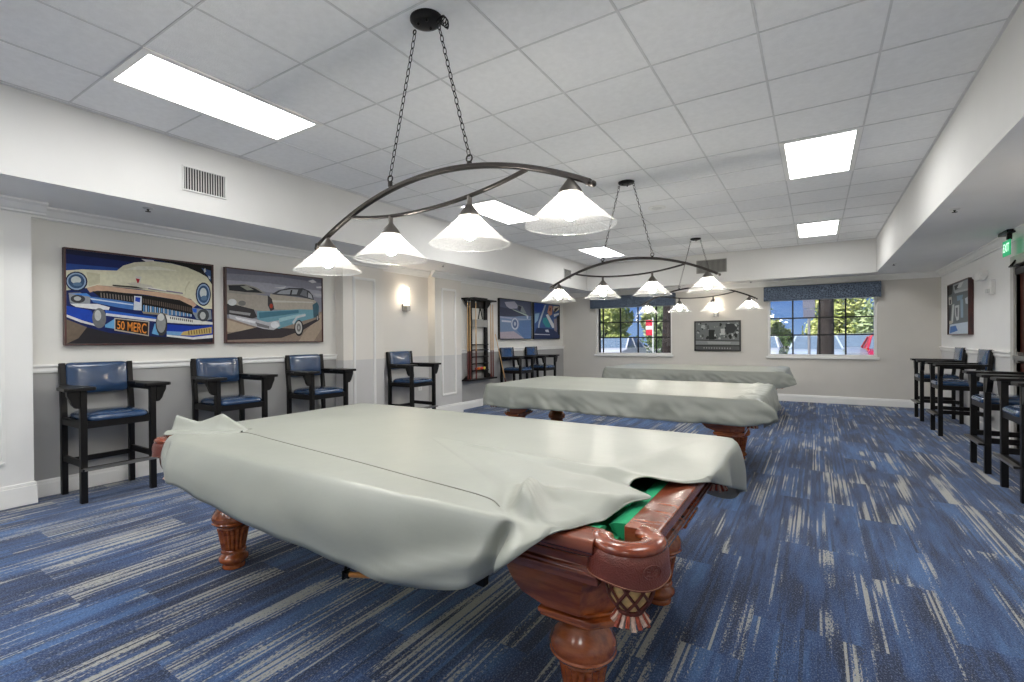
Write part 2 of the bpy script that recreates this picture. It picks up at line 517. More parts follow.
struct(MB().box(XL - .3, XR + .3, YB - .2, YF + .2, -0.12, 0).build('floor', M['carpet']), 'blue carpet tiles streaked with pale grey bundles of yarn')
struct(MB().box(CX0 - .1, CX1 + .1, CY0 - .1, CY1 + .1, ZC, TOP).build('ceiling', M['tile']), 'grey suspended ceiling of square tiles')
b = MB()
x = -2.1014 + 0.61
i0 = math.ceil((CX0 + 2.1014) / .61); i1 = math.floor((CX1 + 2.1014) / .61)
for i in range(i0, i1 + 1):
    xx = -2.1014 + .61 * i
    b.box(xx - .0065, xx + .0065, CY0, CY1, ZC - .004, ZC + .01)
j0 = math.ceil((CY0 - 2.4607) / .61); j1 = math.floor((CY1 - 2.4607) / .61)
for j in range(j0, j1 + 1):
    yy = 2.4607 + .61 * j
    b.box(CX0, CX1, yy - .005, yy + .005, ZC - .0045, ZC + .01)
for q in ((CX0, CX0 + .018, CY0, CY1), (CX1 - .018, CX1, CY0, CY1), (CX0, CX1, CY1 - .018, CY1)):
    b.box(*q, ZC - .006, ZC + .01)
struct(b.build('trim_1', M['tbar'], smooth=0), 'thin metal grid between the ceiling tiles')

def soffit(name, x0, x1, y0, y1, face):
    """dropped border: its underside is coloured paler than the upright face, to balance the light each gets"""
    b = MB()
    b.box(x0, x1, y0, y1, ZS, TOP)
    b.bm.faces.ensure_lookup_table()
    for f in b.bm.faces:
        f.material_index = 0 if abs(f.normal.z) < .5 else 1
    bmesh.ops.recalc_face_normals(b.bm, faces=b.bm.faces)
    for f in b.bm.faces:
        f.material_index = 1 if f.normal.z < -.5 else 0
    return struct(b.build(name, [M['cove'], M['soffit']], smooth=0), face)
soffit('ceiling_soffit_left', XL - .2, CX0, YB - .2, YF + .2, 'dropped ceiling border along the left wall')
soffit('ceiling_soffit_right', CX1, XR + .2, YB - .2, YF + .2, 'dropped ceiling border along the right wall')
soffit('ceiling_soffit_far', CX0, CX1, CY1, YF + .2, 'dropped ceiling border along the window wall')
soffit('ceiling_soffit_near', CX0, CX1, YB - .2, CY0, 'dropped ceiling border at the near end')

struct(MB().box(XL - .2, XL, YB - .2, YF + .2, 0, ZS).build('wall_left', M['wall_left'], smooth=0), 'left wall, cream above the rail and grey below')
b = MB()
b.box(XL, XR, YF, YF + .2, 0, .905); b.box(XL, XR, YF, YF + .2, 2.06, ZS)
b.box(XL, WIN[0][0], YF, YF + .2, .905, 2.06); b.box(WIN[0][1], WIN[1][0], YF, YF + .2, .905, 2.06); b.box(WIN[1][1], XR, YF, YF + .2, .905, 2.06)
struct(b.build('wall_far', M['wall_far'], smooth=0), 'beige far wall with two windows')
b = MB()
b.box(XR, XR + .2, YB - .2, DY0, 0, ZS); b.box(XR, XR + .2, DY1, YF + .2, 0, ZS); b.box(XR, XR + .2, DY0, DY1, DZ, ZS)
struct(b.build('wall_right', M['wall_right'], smooth=0), 'pale right wall with a door')
struct(MB().box(XL, XR, YB - .2, YB, 0, ZS).build('wall_back', M['wall_far'], smooth=0))

# pilasters on the left wall, with applied panel mouldings
PX = XL + .155
def molding_frame(b, y0, y1, z0, z1, X, w=.035, t=.014):
    for (a0, a1, c0, c1) in ((y0, y1, z0, z0 + w), (y0, y1, z1 - w, z1), (y0, y0 + w, z0 + w, z1 - w), (y1 - w, y1, z0 + w, z1 - w)):
        b.box(X, X + t, a0, a1, c0, c1)
        b.box(X, X + t * 1.6, a0 + w * .3 if a1 - a0 < 2 * w else a0 + w * .3, a1 - w * .3, c0 + w * .3, c1 - w * .3)
pil = [(.15, 1.21), (4.22, 4.93), (6.05, 6.75)]
for k, (y0, y1) in enumerate(pil):
    w = MB().box(XL, PX, y0, y1, 0, ZS)
    o = struct(w.build('wall_pilaster', M['alcove'] if k else M['white'], smooth=0), ('white panelled pilaster left of the first tall chair', 'white panelled pilaster right of the teal car picture', 'white panelled pilaster between the alcove chair and the cue rack')[k])
    w = MB()
    molding_frame(w, y0 + .16, y1 - .16, .34, 2.16, PX)
    w.build('panel_molding', M['trim'], o, smooth=0)
    w = MB().box(XL, PX + .02, y0 - .02, y1 + .02, 0, .15).box(XL, PX + .012, y0 - .012, y1 + .012, .15, .175)
    w.build('plinth', M['trim'], o, smooth=0, bevel=.004)
struct(MB().box(XL, XL + .004, 4.93, 6.05, 0.0, ZS).build('wall_alcove', M['alcove'], smooth=0), 'cream wall of the alcove behind the single tall chair')

def run_profile(name, prof, segs, m, label):
    """moulding profile (out, z) run along wall segments: (axis, fixed coordinate, direction out, a, b)"""
    b = MB()
    for axis, X, s, a0, a1 in segs:
        pts = [(X + s * o, z) for o, z in prof]
        b.prism(pts, a0, a1, 'y' if axis == 'y' else 'x')
    return struct(b.build(name, m, smooth=0), label)
base = [(0, 0), (.018, 0), (.018, .105), (.013, .118), (.013, .128), (.006, .14), (0, .14)]
crown = [(0, ZS), (.085, ZS), (.085, ZS - .015), (.06, ZS - .03), (.03, ZS - .07), (.018, ZS - .078), (.018, ZS - .092), (0, ZS - .1)]
rail = [(0, 1.035), (.014, 1.035), (.02, 1.05), (.02, 1.075), (.032, 1.09), (.032, 1.105), (0, 1.105)]
left_runs = [(1.21, 4.22), (4.93, 6.05), (6.75, YF)]
# the profile is drawn in (x, z) and runs along y for side walls; in (y, z) along x for end walls
def side(X, s, runs): return [('y', X, s, a, c) for a, c in runs]
run_profile('baseboard_left', base, side(XL, 1, left_runs), M['trim'], 'white baseboard of the left wall')
run_profile('baseboard_far', base, [('x', YF, -1, XL, XR)], M['trim'], 'white baseboard of the far wall')
run_profile('baseboard_right', base, side(XR, -1, [(YB, DY0 - .1), (DY1 + .1, YF)]), M['trim'], 'white baseboard of the right wall')
run_profile('trim_2', crown, side(XL, 1, left_runs) + [('y', PX, 1, a - .085, c + .085) for a, c in pil], M['trim'], 'white crown moulding along the left wall')
run_profile('trim_3', crown, [('x', YF, -1, XL, XR)], M['trim'], 'white crown moulding of the far wall')
run_profile('trim_4', crown, side(XR, -1, [(YB, YF)]), M['trim'], 'white crown moulding of the right wall')
run_profile('trim_5', rail, side(XL, 1, [(1.21, 4.22), (6.75, YF)]), M['trim'], 'white chair rail on the left wall')
run_profile('trim_6', rail, side(XR, -1, [(DY1 + .1, YF)]), M['trim'], 'pale chair rail on the right wall')

# windows in the far wall
for k, (x0, x1, z0, z1) in enumerate(WIN):
    w = empty('window_%d' % (k + 1), ((x0 + x1) / 2, YF + .1, z0), None, None)
    w['kind'] = 'structure'
    w['label'] = ('left window of the far wall with black muntins', 'right window of the far wall with black muntins')[k]
    hw = (x1 - x0) / 2; h = z1 - z0
    b = MB()
    b.box(-hw, hw, -.06, .08, 0, .035); b.box(-hw, hw, -.06, .08, h - .035, h)
    b.box(-hw, -hw + .04, -.06, .08, .035, h - .035); b.box(hw - .04, hw, -.06, .08, .035, h - .035)
    b.build('window_frame', M['trim'], w, smooth=0, bevel=.004)
    MB().box(-hw - .03, hw + .03, -.15, -.06, -.045, .0).build('window_sill', M['trim'], w, smooth=0, bevel=.006)
    b = MB()
    fr = (.08, .32, .555, .79) if k == 0 else (.245, .50, .735)
    for f in fr:
        xx = -hw + 2 * hw * f
        b.box(xx - .014, xx + .014, .01, .045, .035, h - .035)
    for f in ((.345, .665) if k == 0 else (.365, .66)):
        b.box(-hw + .04, hw - .04, .01, .045, h * f - .013, h * f + .013)
    if k == 0:
        b.box(-hw + .04, -hw + .075, .0, .05, .035, h - .035)
    b.build('muntins', M['muntin'], w, smooth=0)
    MB().box(-hw + .04, hw - .04, .025, .029, .035, h - .035).build('window_pane', M['pane'], w, smooth=0)

# door on the right
d = empty('door_1', (XR, (DY0 + DY1) / 2, 0), None, None)
d['kind'] = 'structure'; d['label'] = 'dark wooden door with a pale frame on the right wall'
hy = (DY1 - DY0) / 2
b = MB()
for s in (-1, 1):
    b.box(-.025, .16, s * hy - (.1 if s < 0 else 0), s * hy + (.1 if s > 0 else 0), 0, DZ + .1)
b.box(-.025, .16, -hy, hy, DZ, DZ + .1)
b.build('door_frame', M['door_frame'], d, smooth=0, bevel=.004)
MB().box(.03, .075, -hy, hy, .01, DZ).build('door_leaf', M['door'], d, smooth=0)
b = MB().box(-.055, .03, -.36, .40, 1.02, 1.075).box(-.02, .03, -.42, -.36, .99, 1.105).box(-.02, .03, .38, .44, .99, 1.105)
b.build('push_bar', M['brushed'], d, smooth=0, bevel=.005)
b = MB().box(-.05, .03, .05, .33, DZ - .12, DZ - .05)
b.bar((-.03, .2, DZ - .035), (-.06, .44, DZ - .02), .03, .014).bar((-.06, .44, DZ - .02), (-.02, .40, DZ + .05), .03, .014)
b.build('door_closer', M['iron'], d, smooth=0, bevel=.004)

# printed picture shapes: (colour, outline in picture coordinates)
ART = {
 'mercury': [
  ((14, 34, 96),[(0,1),(1,1),(1,0),(0,0)]),
  ((10, 22, 62),[(0,1),(0.529,1),(0.463,0.93),(0.302,0.94),(0,0.95)]),
  ((30, 70, 150),[(0,0.849),(0.313,0.854),(0.302,0.808),(0,0.765)]),
  ((14, 14, 16),[(0.546,1),(1,1),(1,0.714),(0.932,0.863),(0.739,0.965)]),
  ((60, 90, 140),[(0.913,0.959),(0.991,0.937),(0.991,0.794),(0.959,0.869)]),
  ((210, 215, 220),[(0.932,0.943),(0.945,0.963),(0.952,0.918),(0.936,0.9)]),
  ((190, 200, 215),[(0.968,0.871),(0.988,0.859),(0.986,0.824),(0.973,0.831)]),
  ((225, 220, 225),[(0.463,0.985),(0.551,0.986),(0.551,0.964),(0.496,0.958)]),
  ((120, 105, 90),[(0,0.261),(0.117,0.179),(0.254,0.094),(0.302,0),(0,0)]),
  ((38, 36, 42),[(0.117,0.179),(0.254,0.12),(0.551,0.078),(1,0.041),(1,0),(0,0.002),(0.066,0.059)]),
  ((226, 222, 194),[(0,0.773),(0.091,0.8),(0.302,0.821),(0.343,0.885),(0.418,0.936),(0.551,0.975),(0.678,0.972),(0.798,0.945),(0.894,0.896),(0.959,0.849),(1,0.755),(1,0.439),(0.932,0.438),(0.866,0.491),(0.827,0.55),(0.636,0.604),(0.452,0.63),(0.18,0.643),(0.117,0.603),(0,0.563)]),
  ((240, 238, 220),[(0.343,0.84),(0.441,0.899),(0.594,0.916),(0.739,0.885),(0.594,0.878),(0.452,0.856)]),
  ((205, 200, 172),[(0.117,0.777),(0.198,0.769),(0.198,0.666),(0.13,0.621)]),
  ((205, 200, 172),[(0.778,0.68),(0.808,0.771),(0.827,0.78),(0.79,0.677),(0.783,0.593)]),
  ((203, 168, 142),[(0.117,0.603),(0.18,0.643),(0.474,0.619),(0.739,0.593),(0.837,0.535),(0.87,0.476),(0.837,0.437),(0.739,0.53),(0.474,0.572),(0.18,0.581),(0.136,0.557)]),
  ((16, 15, 18),[(0.149,0.571),(0.241,0.586),(0.463,0.564),(0.739,0.53),(0.837,0.463),(0.843,0.355),(0.636,0.37),(0.463,0.377),(0.241,0.452)]),
  ((70, 120, 190),[(0.13,0.513),(0.302,0.491),(0.409,0.469),(0.409,0.386),(0.302,0.408),(0.155,0.451)]),
  ((200, 220, 240),[(0.136,0.496),(0.407,0.451),(0.407,0.437),(0.142,0.48)]),
  ((120, 110, 105),[(0.198,0.562),(0.206,0.561),(0.208,0.507),(0.201,0.508)]),
  ((120, 110, 105),[(0.217,0.56),(0.224,0.559),(0.227,0.505),(0.219,0.506)]),
  ((120, 110, 105),[(0.235,0.558),(0.243,0.557),(0.245,0.503),(0.238,0.504)]),
  ((120, 110, 105),[(0.254,0.556),(0.261,0.555),(0.263,0.501),(0.256,0.502)]),
  ((120, 110, 105),[(0.272,0.554),(0.279,0.553),(0.281,0.498),(0.274,0.5)]),
  ((120, 110, 105),[(0.29,0.552),(0.297,0.551),(0.299,0.496),(0.292,0.497)]),
  ((120, 110, 105),[(0.307,0.55),(0.315,0.549),(0.317,0.494),(0.31,0.495)]),
  ((120, 110, 105),[(0.325,0.548),(0.332,0.547),(0.335,0.492),(0.328,0.493)]),
  ((120, 110, 105),[(0.343,0.546),(0.35,0.545),(0.352,0.49),(0.345,0.491)]),
  ((120, 110, 105),[(0.36,0.544),(0.367,0.543),(0.37,0.487),(0.363,0.489)]),
  ((120, 110, 105),[(0.378,0.542),(0.385,0.541),(0.387,0.485),(0.38,0.486)]),
  ((120, 110, 105),[(0.395,0.54),(0.402,0.539),(0.404,0.483),(0.397,0.484)]),
  ((95, 80, 70),[(0.472,0.525),(0.48,0.524),(0.481,0.471),(0.472,0.472)]),
  ((90, 150, 205),[(0.472,0.448),(0.482,0.448),(0.482,0.351),(0.472,0.35)]),
  ((95, 80, 70),[(0.488,0.521),(0.496,0.52),(0.497,0.468),(0.488,0.469)]),
  ((190, 205, 225),[(0.488,0.445),(0.498,0.445),(0.498,0.35),(0.488,0.349)]),
  ((95, 80, 70),[(0.504,0.518),(0.512,0.517),(0.513,0.464),(0.504,0.465)]),
  ((90, 150, 205),[(0.504,0.441),(0.514,0.441),(0.514,0.349),(0.504,0.349)]),
  ((95, 80, 70),[(0.52,0.515),(0.528,0.514),(0.529,0.461),(0.52,0.462)]),
  ((190, 205, 225),[(0.52,0.438),(0.53,0.438),(0.53,0.348),(0.52,0.348)]),
  ((95, 80, 70),[(0.536,0.511),(0.544,0.51),(0.545,0.457),(0.536,0.458)]),
  ((90, 150, 205),[(0.536,0.434),(0.546,0.434),(0.546,0.347),(0.536,0.347)]),
  ((95, 80, 70),[(0.552,0.508),(0.559,0.507),(0.56,0.453),(0.552,0.455)]),
  ((190, 205, 225),[(0.552,0.431),(0.561,0.43),(0.561,0.346),(0.552,0.346)]),
  ((95, 80, 70),[(0.567,0.505),(0.575,0.504),(0.576,0.45),(0.567,0.451)]),
  ((90, 150, 205),[(0.567,0.427),(0.577,0.427),(0.577,0.345),(0.567,0.345)]),
  ((95, 80, 70),[(0.583,0.501),(0.59,0.5),(0.591,0.446),(0.583,0.447)]),
  ((190, 205, 225),[(0.583,0.423),(0.592,0.423),(0.592,0.345),(0.583,0.344)]),
  ((95, 80, 70),[(0.598,0.498),(0.606,0.497),(0.607,0.443),(0.598,0.444)]),
  ((90, 150, 205),[(0.598,0.42),(0.608,0.419),(0.608,0.344),(0.598,0.343)]),
  ((95, 80, 70),[(0.614,0.494),(0.621,0.493),(0.622,0.439),(0.614,0.44)]),
  ((190, 205, 225),[(0.614,0.416),(0.623,0.416),(0.623,0.343),(0.614,0.342)]),
  ((95, 80, 70),[(0.629,0.491),(0.636,0.49),(0.637,0.435),(0.629,0.437)]),
  ((90, 150, 205),[(0.629,0.412),(0.638,0.412),(0.638,0.342),(0.629,0.341)]),
  ((95, 80, 70),[(0.644,0.487),(0.651,0.486),(0.652,0.432),(0.644,0.433)]),
  ((190, 205, 225),[(0.644,0.409),(0.653,0.408),(0.653,0.341),(0.644,0.34)]),
  ((95, 80, 70),[(0.659,0.484),(0.666,0.483),(0.667,0.428),(0.659,0.429)]),
  ((90, 150, 205),[(0.659,0.405),(0.668,0.405),(0.668,0.34),(0.659,0.339)]),
  ((95, 80, 70),[(0.674,0.48),(0.681,0.479),(0.682,0.424),(0.674,0.426)]),
  ((190, 205, 225),[(0.674,0.401),(0.683,0.401),(0.683,0.339),(0.674,0.338)]),
  ((95, 80, 70),[(0.689,0.477),(0.696,0.476),(0.697,0.421),(0.689,0.422)]),
  ((90, 150, 205),[(0.689,0.397),(0.698,0.397),(0.698,0.338),(0.689,0.337)]),
  ((95, 80, 70),[(0.704,0.473),(0.711,0.472),(0.712,0.417),(0.704,0.418)]),
  ((190, 205, 225),[(0.704,0.393),(0.713,0.393),(0.713,0.337),(0.704,0.336)]),
  ((95, 80, 70),[(0.718,0.47),(0.726,0.468),(0.727,0.413),(0.718,0.414)]),
  ((90, 150, 205),[(0.718,0.389),(0.728,0.389),(0.728,0.336),(0.718,0.335)]),
  ((95, 80, 70),[(0.733,0.466),(0.74,0.465),(0.741,0.409),(0.733,0.41)]),
  ((190, 205, 225),[(0.733,0.386),(0.742,0.385),(0.742,0.335),(0.733,0.334)]),
  ((95, 80, 70),[(0.748,0.462),(0.755,0.461),(0.756,0.405),(0.748,0.407)]),
  ((90, 150, 205),[(0.748,0.382),(0.757,0.381),(0.757,0.334),(0.748,0.333)]),
  ((95, 80, 70),[(0.762,0.459),(0.769,0.457),(0.77,0.401),(0.762,0.403)]),
  ((190, 205, 225),[(0.762,0.378),(0.771,0.377),(0.771,0.333),(0.762,0.332)]),
  ((95, 80, 70),[(0.776,0.455),(0.783,0.454),(0.784,0.398),(0.776,0.399)]),
  ((90, 150, 205),[(0.776,0.374),(0.785,0.373),(0.785,0.332),(0.776,0.331)]),
  ((95, 80, 70),[(0.791,0.451),(0.798,0.45),(0.799,0.394),(0.791,0.395)]),
  ((190, 205, 225),[(0.791,0.37),(0.8,0.369),(0.8,0.331),(0.791,0.33)]),
  ((95, 80, 70),[(0.805,0.447),(0.812,0.446),(0.813,0.39),(0.805,0.391)]),
  ((90, 150, 205),[(0.805,0.366),(0.814,0.365),(0.814,0.33),(0.805,0.329)]),
  ((95, 80, 70),[(0.819,0.444),(0.826,0.442),(0.827,0.386),(0.819,0.387)]),
  ((190, 205, 225),[(0.819,0.362),(0.828,0.361),(0.828,0.329),(0.819,0.328)]),
  ((150, 140, 120),[(0.463,0.372),(0.636,0.357),(0.657,0.33),(0.474,0.347)]),
  ((215, 222, 232),[(0.412,0.548),(0.463,0.546),(0.461,0.382),(0.407,0.386)]),
  ((30, 70, 180),[(0.42,0.535),(0.454,0.532),(0.45,0.476),(0.418,0.488)]),
  ((150, 155, 160),[(0.013,0.539),(0.079,0.549),(0.136,0.505),(0.136,0.433),(0.079,0.419),(0.02,0.438)]),
  ((60, 62, 66),[(0.107,0.483),(0.104,0.467),(0.097,0.453),(0.086,0.443),(0.073,0.437),(0.058,0.436),(0.045,0.44),(0.034,0.45),(0.026,0.462),(0.024,0.477),(0.026,0.492),(0.034,0.506),(0.045,0.517),(0.058,0.523),(0.073,0.524),(0.086,0.519),(0.097,0.51),(0.104,0.498)]),
  ((180, 180, 176),[(0.084,0.484),(0.082,0.476),(0.079,0.469),(0.073,0.463),(0.067,0.46),(0.059,0.459),(0.053,0.462),(0.047,0.467),(0.043,0.474),(0.042,0.482),(0.043,0.49),(0.047,0.497),(0.053,0.503),(0.059,0.506),(0.067,0.507),(0.073,0.504),(0.079,0.499),(0.082,0.492)]),
  ((70, 140, 220),[(0.02,0.531),(0.117,0.546),(0.142,0.509),(0.104,0.516)]),
  ((235, 236, 238),[(0.02,0.426),(0.18,0.436),(0.254,0.405),(0.247,0.374),(0.155,0.377),(0.053,0.394)]),
  ((22, 70, 180),[(0,0.403),(0.142,0.36),(0.18,0.215),(0.091,0.25),(0,0.311)]),
  ((235, 236, 238),[(0,0.311),(0.091,0.25),(0.18,0.206),(0.18,0.187),(0.079,0.229),(0,0.284)]),
  ((40, 100, 200),[(0.223,0.372),(0.562,0.309),(0.562,0.282),(0.229,0.338)]),
  ((226, 230, 236),[(0.229,0.338),(0.562,0.285),(0.562,0.256),(0.229,0.31)]),
  ((20, 40, 100),[(0.217,0.311),(0.562,0.256),(0.562,0.088),(0.302,0.13),(0.217,0.181)]),
  ((110, 175, 225),[(0.223,0.207),(0.284,0.279),(0.284,0.165),(0.223,0.181)]),
  ((110, 175, 225),[(0.529,0.115),(0.551,0.235),(0.573,0.227),(0.578,0.093)]),
  ((232, 232, 226),[(0.631,0.341),(0.837,0.296),(1,0.265),(1,0.235),(0.837,0.233),(0.636,0.248)]),
  ((70, 66, 60),[(0.662,0.32),(0.67,0.319),(0.67,0.291),(0.662,0.292)]),
  ((70, 66, 60),[(0.678,0.318),(0.686,0.316),(0.686,0.288),(0.678,0.289)]),
  ((70, 66, 60),[(0.693,0.315),(0.701,0.313),(0.701,0.285),(0.693,0.286)]),
  ((70, 66, 60),[(0.708,0.312),(0.716,0.31),(0.716,0.282),(0.708,0.283)]),
  ((70, 66, 60),[(0.724,0.309),(0.732,0.307),(0.732,0.279),(0.724,0.28)]),
  ((70, 66, 60),[(0.739,0.306),(0.747,0.304),(0.747,0.276),(0.739,0.277)]),
  ((70, 66, 60),[(0.754,0.303),(0.762,0.301),(0.762,0.272),(0.754,0.274)]),
  ((70, 66, 60),[(0.769,0.3),(0.776,0.298),(0.776,0.269),(0.769,0.271)]),
  ((70, 66, 60),[(0.783,0.297),(0.791,0.295),(0.791,0.266),(0.783,0.268)]),
  ((70, 66, 60),[(0.798,0.294),(0.806,0.292),(0.806,0.263),(0.798,0.265)]),
  ((70, 66, 60),[(0.813,0.291),(0.821,0.289),(0.821,0.26),(0.813,0.261)]),
  ((70, 66, 60),[(0.827,0.288),(0.835,0.286),(0.835,0.257),(0.827,0.258)]),
  ((20, 60, 170),[(0.636,0.229),(0.837,0.208),(1,0.229),(1,0.102),(0.837,0.07),(0.636,0.101)]),
  ((120, 170, 220),[(0.636,0.145),(0.759,0.137),(0.739,0.089),(0.636,0.101)]),
  ((205, 180, 110),[(0.759,0.137),(0.818,0.158),(0.991,0.204),(0.991,0.122),(0.837,0.09),(0.739,0.095)]),
  ((238, 238, 236),[(0.636,0.101),(0.837,0.07),(1,0.102),(1,0.061),(0.837,0.041),(0.636,0.079)]),
  ((120, 95, 50),[(0.798,0.148),(0.806,0.152),(0.81,0.103),(0.802,0.099)]),
  ((120, 95, 50),[(0.82,0.152),(0.827,0.157),(0.831,0.107),(0.823,0.103)]),
  ((120, 95, 50),[(0.841,0.157),(0.849,0.161),(0.852,0.11),(0.845,0.106)]),
  ((120, 95, 50),[(0.862,0.161),(0.87,0.165),(0.873,0.113),(0.866,0.109)]),
  ((120, 95, 50),[(0.883,0.166),(0.89,0.17),(0.894,0.117),(0.887,0.112)]),
  ((120, 95, 50),[(0.904,0.17),(0.911,0.175),(0.915,0.12),(0.907,0.116)]),
  ((120, 95, 50),[(0.924,0.175),(0.932,0.179),(0.935,0.123),(0.928,0.119)]),
  ((120, 95, 50),[(0.944,0.18),(0.952,0.184),(0.955,0.127),(0.948,0.122)]),
  ((120, 95, 50),[(0.965,0.184),(0.972,0.189),(0.976,0.13),(0.968,0.126)]),
  ((120, 122, 124),[(0.23,0.282),(0.228,0.244),(0.221,0.21),(0.21,0.185),(0.196,0.172),(0.181,0.171),(0.167,0.184),(0.156,0.209),(0.149,0.241),(0.146,0.279),(0.149,0.317),(0.156,0.35),(0.167,0.375),(0.181,0.389),(0.196,0.39),(0.21,0.378),(0.221,0.353),(0.228,0.32)]),
  ((200, 202, 200),[(0.2,0.31),(0.199,0.29),(0.195,0.272),(0.19,0.259),(0.183,0.252),(0.176,0.252),(0.17,0.258),(0.165,0.271),(0.161,0.289),(0.16,0.309),(0.161,0.329),(0.165,0.347),(0.17,0.36),(0.176,0.367),(0.183,0.368),(0.19,0.361),(0.195,0.348),(0.199,0.331)]),
  ((60, 62, 66),[(0.641,0.229),(0.639,0.18),(0.632,0.137),(0.62,0.105),(0.607,0.088),(0.592,0.088),(0.578,0.105),(0.567,0.136),(0.559,0.178),(0.556,0.226),(0.559,0.274),(0.567,0.317),(0.578,0.349),(0.592,0.367),(0.607,0.367),(0.62,0.351),(0.632,0.32),(0.639,0.278)]),
  ((150, 152, 150),[(0.63,0.244),(0.628,0.203),(0.622,0.166),(0.613,0.14),(0.602,0.125),(0.59,0.125),(0.579,0.139),(0.57,0.165),(0.564,0.201),(0.562,0.241),(0.564,0.282),(0.57,0.318),(0.579,0.345),(0.59,0.359),(0.602,0.36),(0.613,0.347),(0.622,0.32),(0.628,0.285)]),
  ((215, 215, 210),[(0.617,0.312),(0.616,0.297),(0.612,0.283),(0.606,0.273),(0.598,0.267),(0.59,0.267),(0.582,0.272),(0.576,0.282),(0.572,0.295),(0.57,0.31),(0.572,0.325),(0.576,0.339),(0.582,0.349),(0.59,0.355),(0.598,0.355),(0.606,0.35),(0.612,0.341),(0.616,0.328)]),
  ((140, 150, 160),[(0.832,0.443),(0.866,0.436),(0.986,0.423),(0.991,0.306),(0.932,0.278),(0.866,0.298),(0.837,0.374)]),
  ((70, 74, 80),[(0.97,0.355),(0.967,0.327),(0.959,0.302),(0.946,0.283),(0.931,0.273),(0.914,0.272),(0.898,0.28),(0.885,0.297),(0.876,0.321),(0.873,0.348),(0.876,0.375),(0.885,0.399),(0.898,0.418),(0.914,0.429),(0.931,0.431),(0.946,0.423),(0.959,0.406),(0.967,0.382)]),
  ((190, 192, 190),[(0.942,0.349),(0.94,0.332),(0.936,0.317),(0.93,0.306),(0.922,0.3),(0.913,0.299),(0.905,0.304),(0.899,0.315),(0.895,0.329),(0.893,0.345),(0.895,0.361),(0.899,0.376),(0.905,0.387),(0.913,0.394),(0.922,0.394),(0.93,0.389),(0.936,0.379),(0.94,0.365)]),
  ((40, 100, 210),[(0.832,0.433),(0.87,0.432),(0.866,0.381),(0.842,0.385)]),
  ((24, 32, 66),[(0.121,0.672),(0.117,0.635),(0.106,0.602),(0.089,0.577),(0.069,0.563),(0.047,0.561),(0.026,0.572),(0.009,0.594),(0,0.625),(0,0.66),(0,0.696),(0.009,0.728),(0.026,0.753),(0.047,0.768),(0.069,0.77),(0.089,0.76),(0.106,0.738),(0.117,0.708)]),
  ((150, 175, 205),[(0.112,0.671),(0.109,0.639),(0.099,0.61),(0.085,0.589),(0.067,0.576),(0.048,0.575),(0.03,0.584),(0.016,0.603),(0.006,0.63),(0.003,0.661),(0.006,0.692),(0.016,0.72),(0.03,0.742),(0.048,0.755),(0.067,0.757),(0.085,0.748),(0.099,0.729),(0.109,0.702)]),
  ((52, 84, 120),[(0.104,0.67),(0.101,0.644),(0.093,0.62),(0.081,0.602),(0.066,0.591),(0.05,0.59),(0.034,0.598),(0.022,0.614),(0.013,0.636),(0.011,0.661),(0.013,0.688),(0.022,0.711),(0.034,0.729),(0.05,0.74),(0.066,0.742),(0.081,0.734),(0.093,0.718),(0.101,0.696)]),
  ((205, 212, 210),[(0.084,0.682),(0.082,0.668),(0.077,0.655),(0.069,0.645),(0.06,0.639),(0.05,0.639),(0.041,0.643),(0.033,0.651),(0.028,0.663),(0.026,0.676),(0.028,0.69),(0.033,0.703),(0.041,0.713),(0.05,0.719),(0.06,0.72),(0.069,0.716),(0.077,0.707),(0.082,0.696)]),
  ((90, 120, 150),[(0.089,0.638),(0.087,0.631),(0.083,0.624),(0.076,0.619),(0.067,0.616),(0.058,0.615),(0.05,0.617),(0.043,0.621),(0.038,0.627),(0.037,0.633),(0.038,0.64),(0.043,0.647),(0.05,0.652),(0.058,0.655),(0.067,0.656),(0.076,0.655),(0.083,0.651),(0.087,0.645)]),
  ((24, 32, 66),[(0.987,0.631),(0.983,0.577),(0.973,0.53),(0.956,0.493),(0.936,0.473),(0.914,0.471),(0.893,0.486),(0.876,0.518),(0.865,0.562),(0.861,0.613),(0.865,0.665),(0.876,0.712),(0.893,0.748),(0.914,0.77),(0.936,0.773),(0.956,0.759),(0.973,0.728),(0.983,0.683)]),
  ((150, 175, 205),[(0.978,0.629),(0.975,0.582),(0.966,0.54),(0.952,0.509),(0.934,0.491),(0.916,0.488),(0.898,0.502),(0.883,0.53),(0.874,0.569),(0.871,0.614),(0.874,0.66),(0.883,0.701),(0.898,0.733),(0.916,0.752),(0.934,0.755),(0.952,0.742),(0.966,0.715),(0.975,0.675)]),
  ((52, 84, 120),[(0.971,0.628),(0.968,0.589),(0.96,0.554),(0.948,0.527),(0.933,0.512),(0.917,0.51),(0.902,0.522),(0.889,0.545),(0.881,0.578),(0.878,0.615),(0.881,0.653),(0.889,0.688),(0.902,0.715),(0.917,0.731),(0.933,0.733),(0.948,0.723),(0.96,0.699),(0.968,0.667)]),
  ((205, 212, 210),[(0.951,0.642),(0.95,0.618),(0.945,0.598),(0.937,0.582),(0.928,0.573),(0.918,0.571),(0.909,0.578),(0.901,0.592),(0.896,0.611),(0.895,0.633),(0.896,0.656),(0.901,0.677),(0.909,0.693),(0.918,0.702),(0.928,0.703),(0.937,0.697),(0.945,0.683),(0.95,0.664)]),
  ((90, 120, 150),[(0.954,0.576),(0.953,0.564),(0.948,0.553),(0.941,0.545),(0.933,0.54),(0.924,0.539),(0.916,0.542),(0.909,0.549),(0.905,0.558),(0.903,0.569),(0.905,0.581),(0.909,0.591),(0.916,0.599),(0.924,0.604),(0.933,0.606),(0.941,0.603),(0.948,0.596),(0.953,0.587)]),
  ((60, 54, 50),[(0.272,0.659),(0.474,0.656),(0.474,0.638),(0.272,0.645)]),
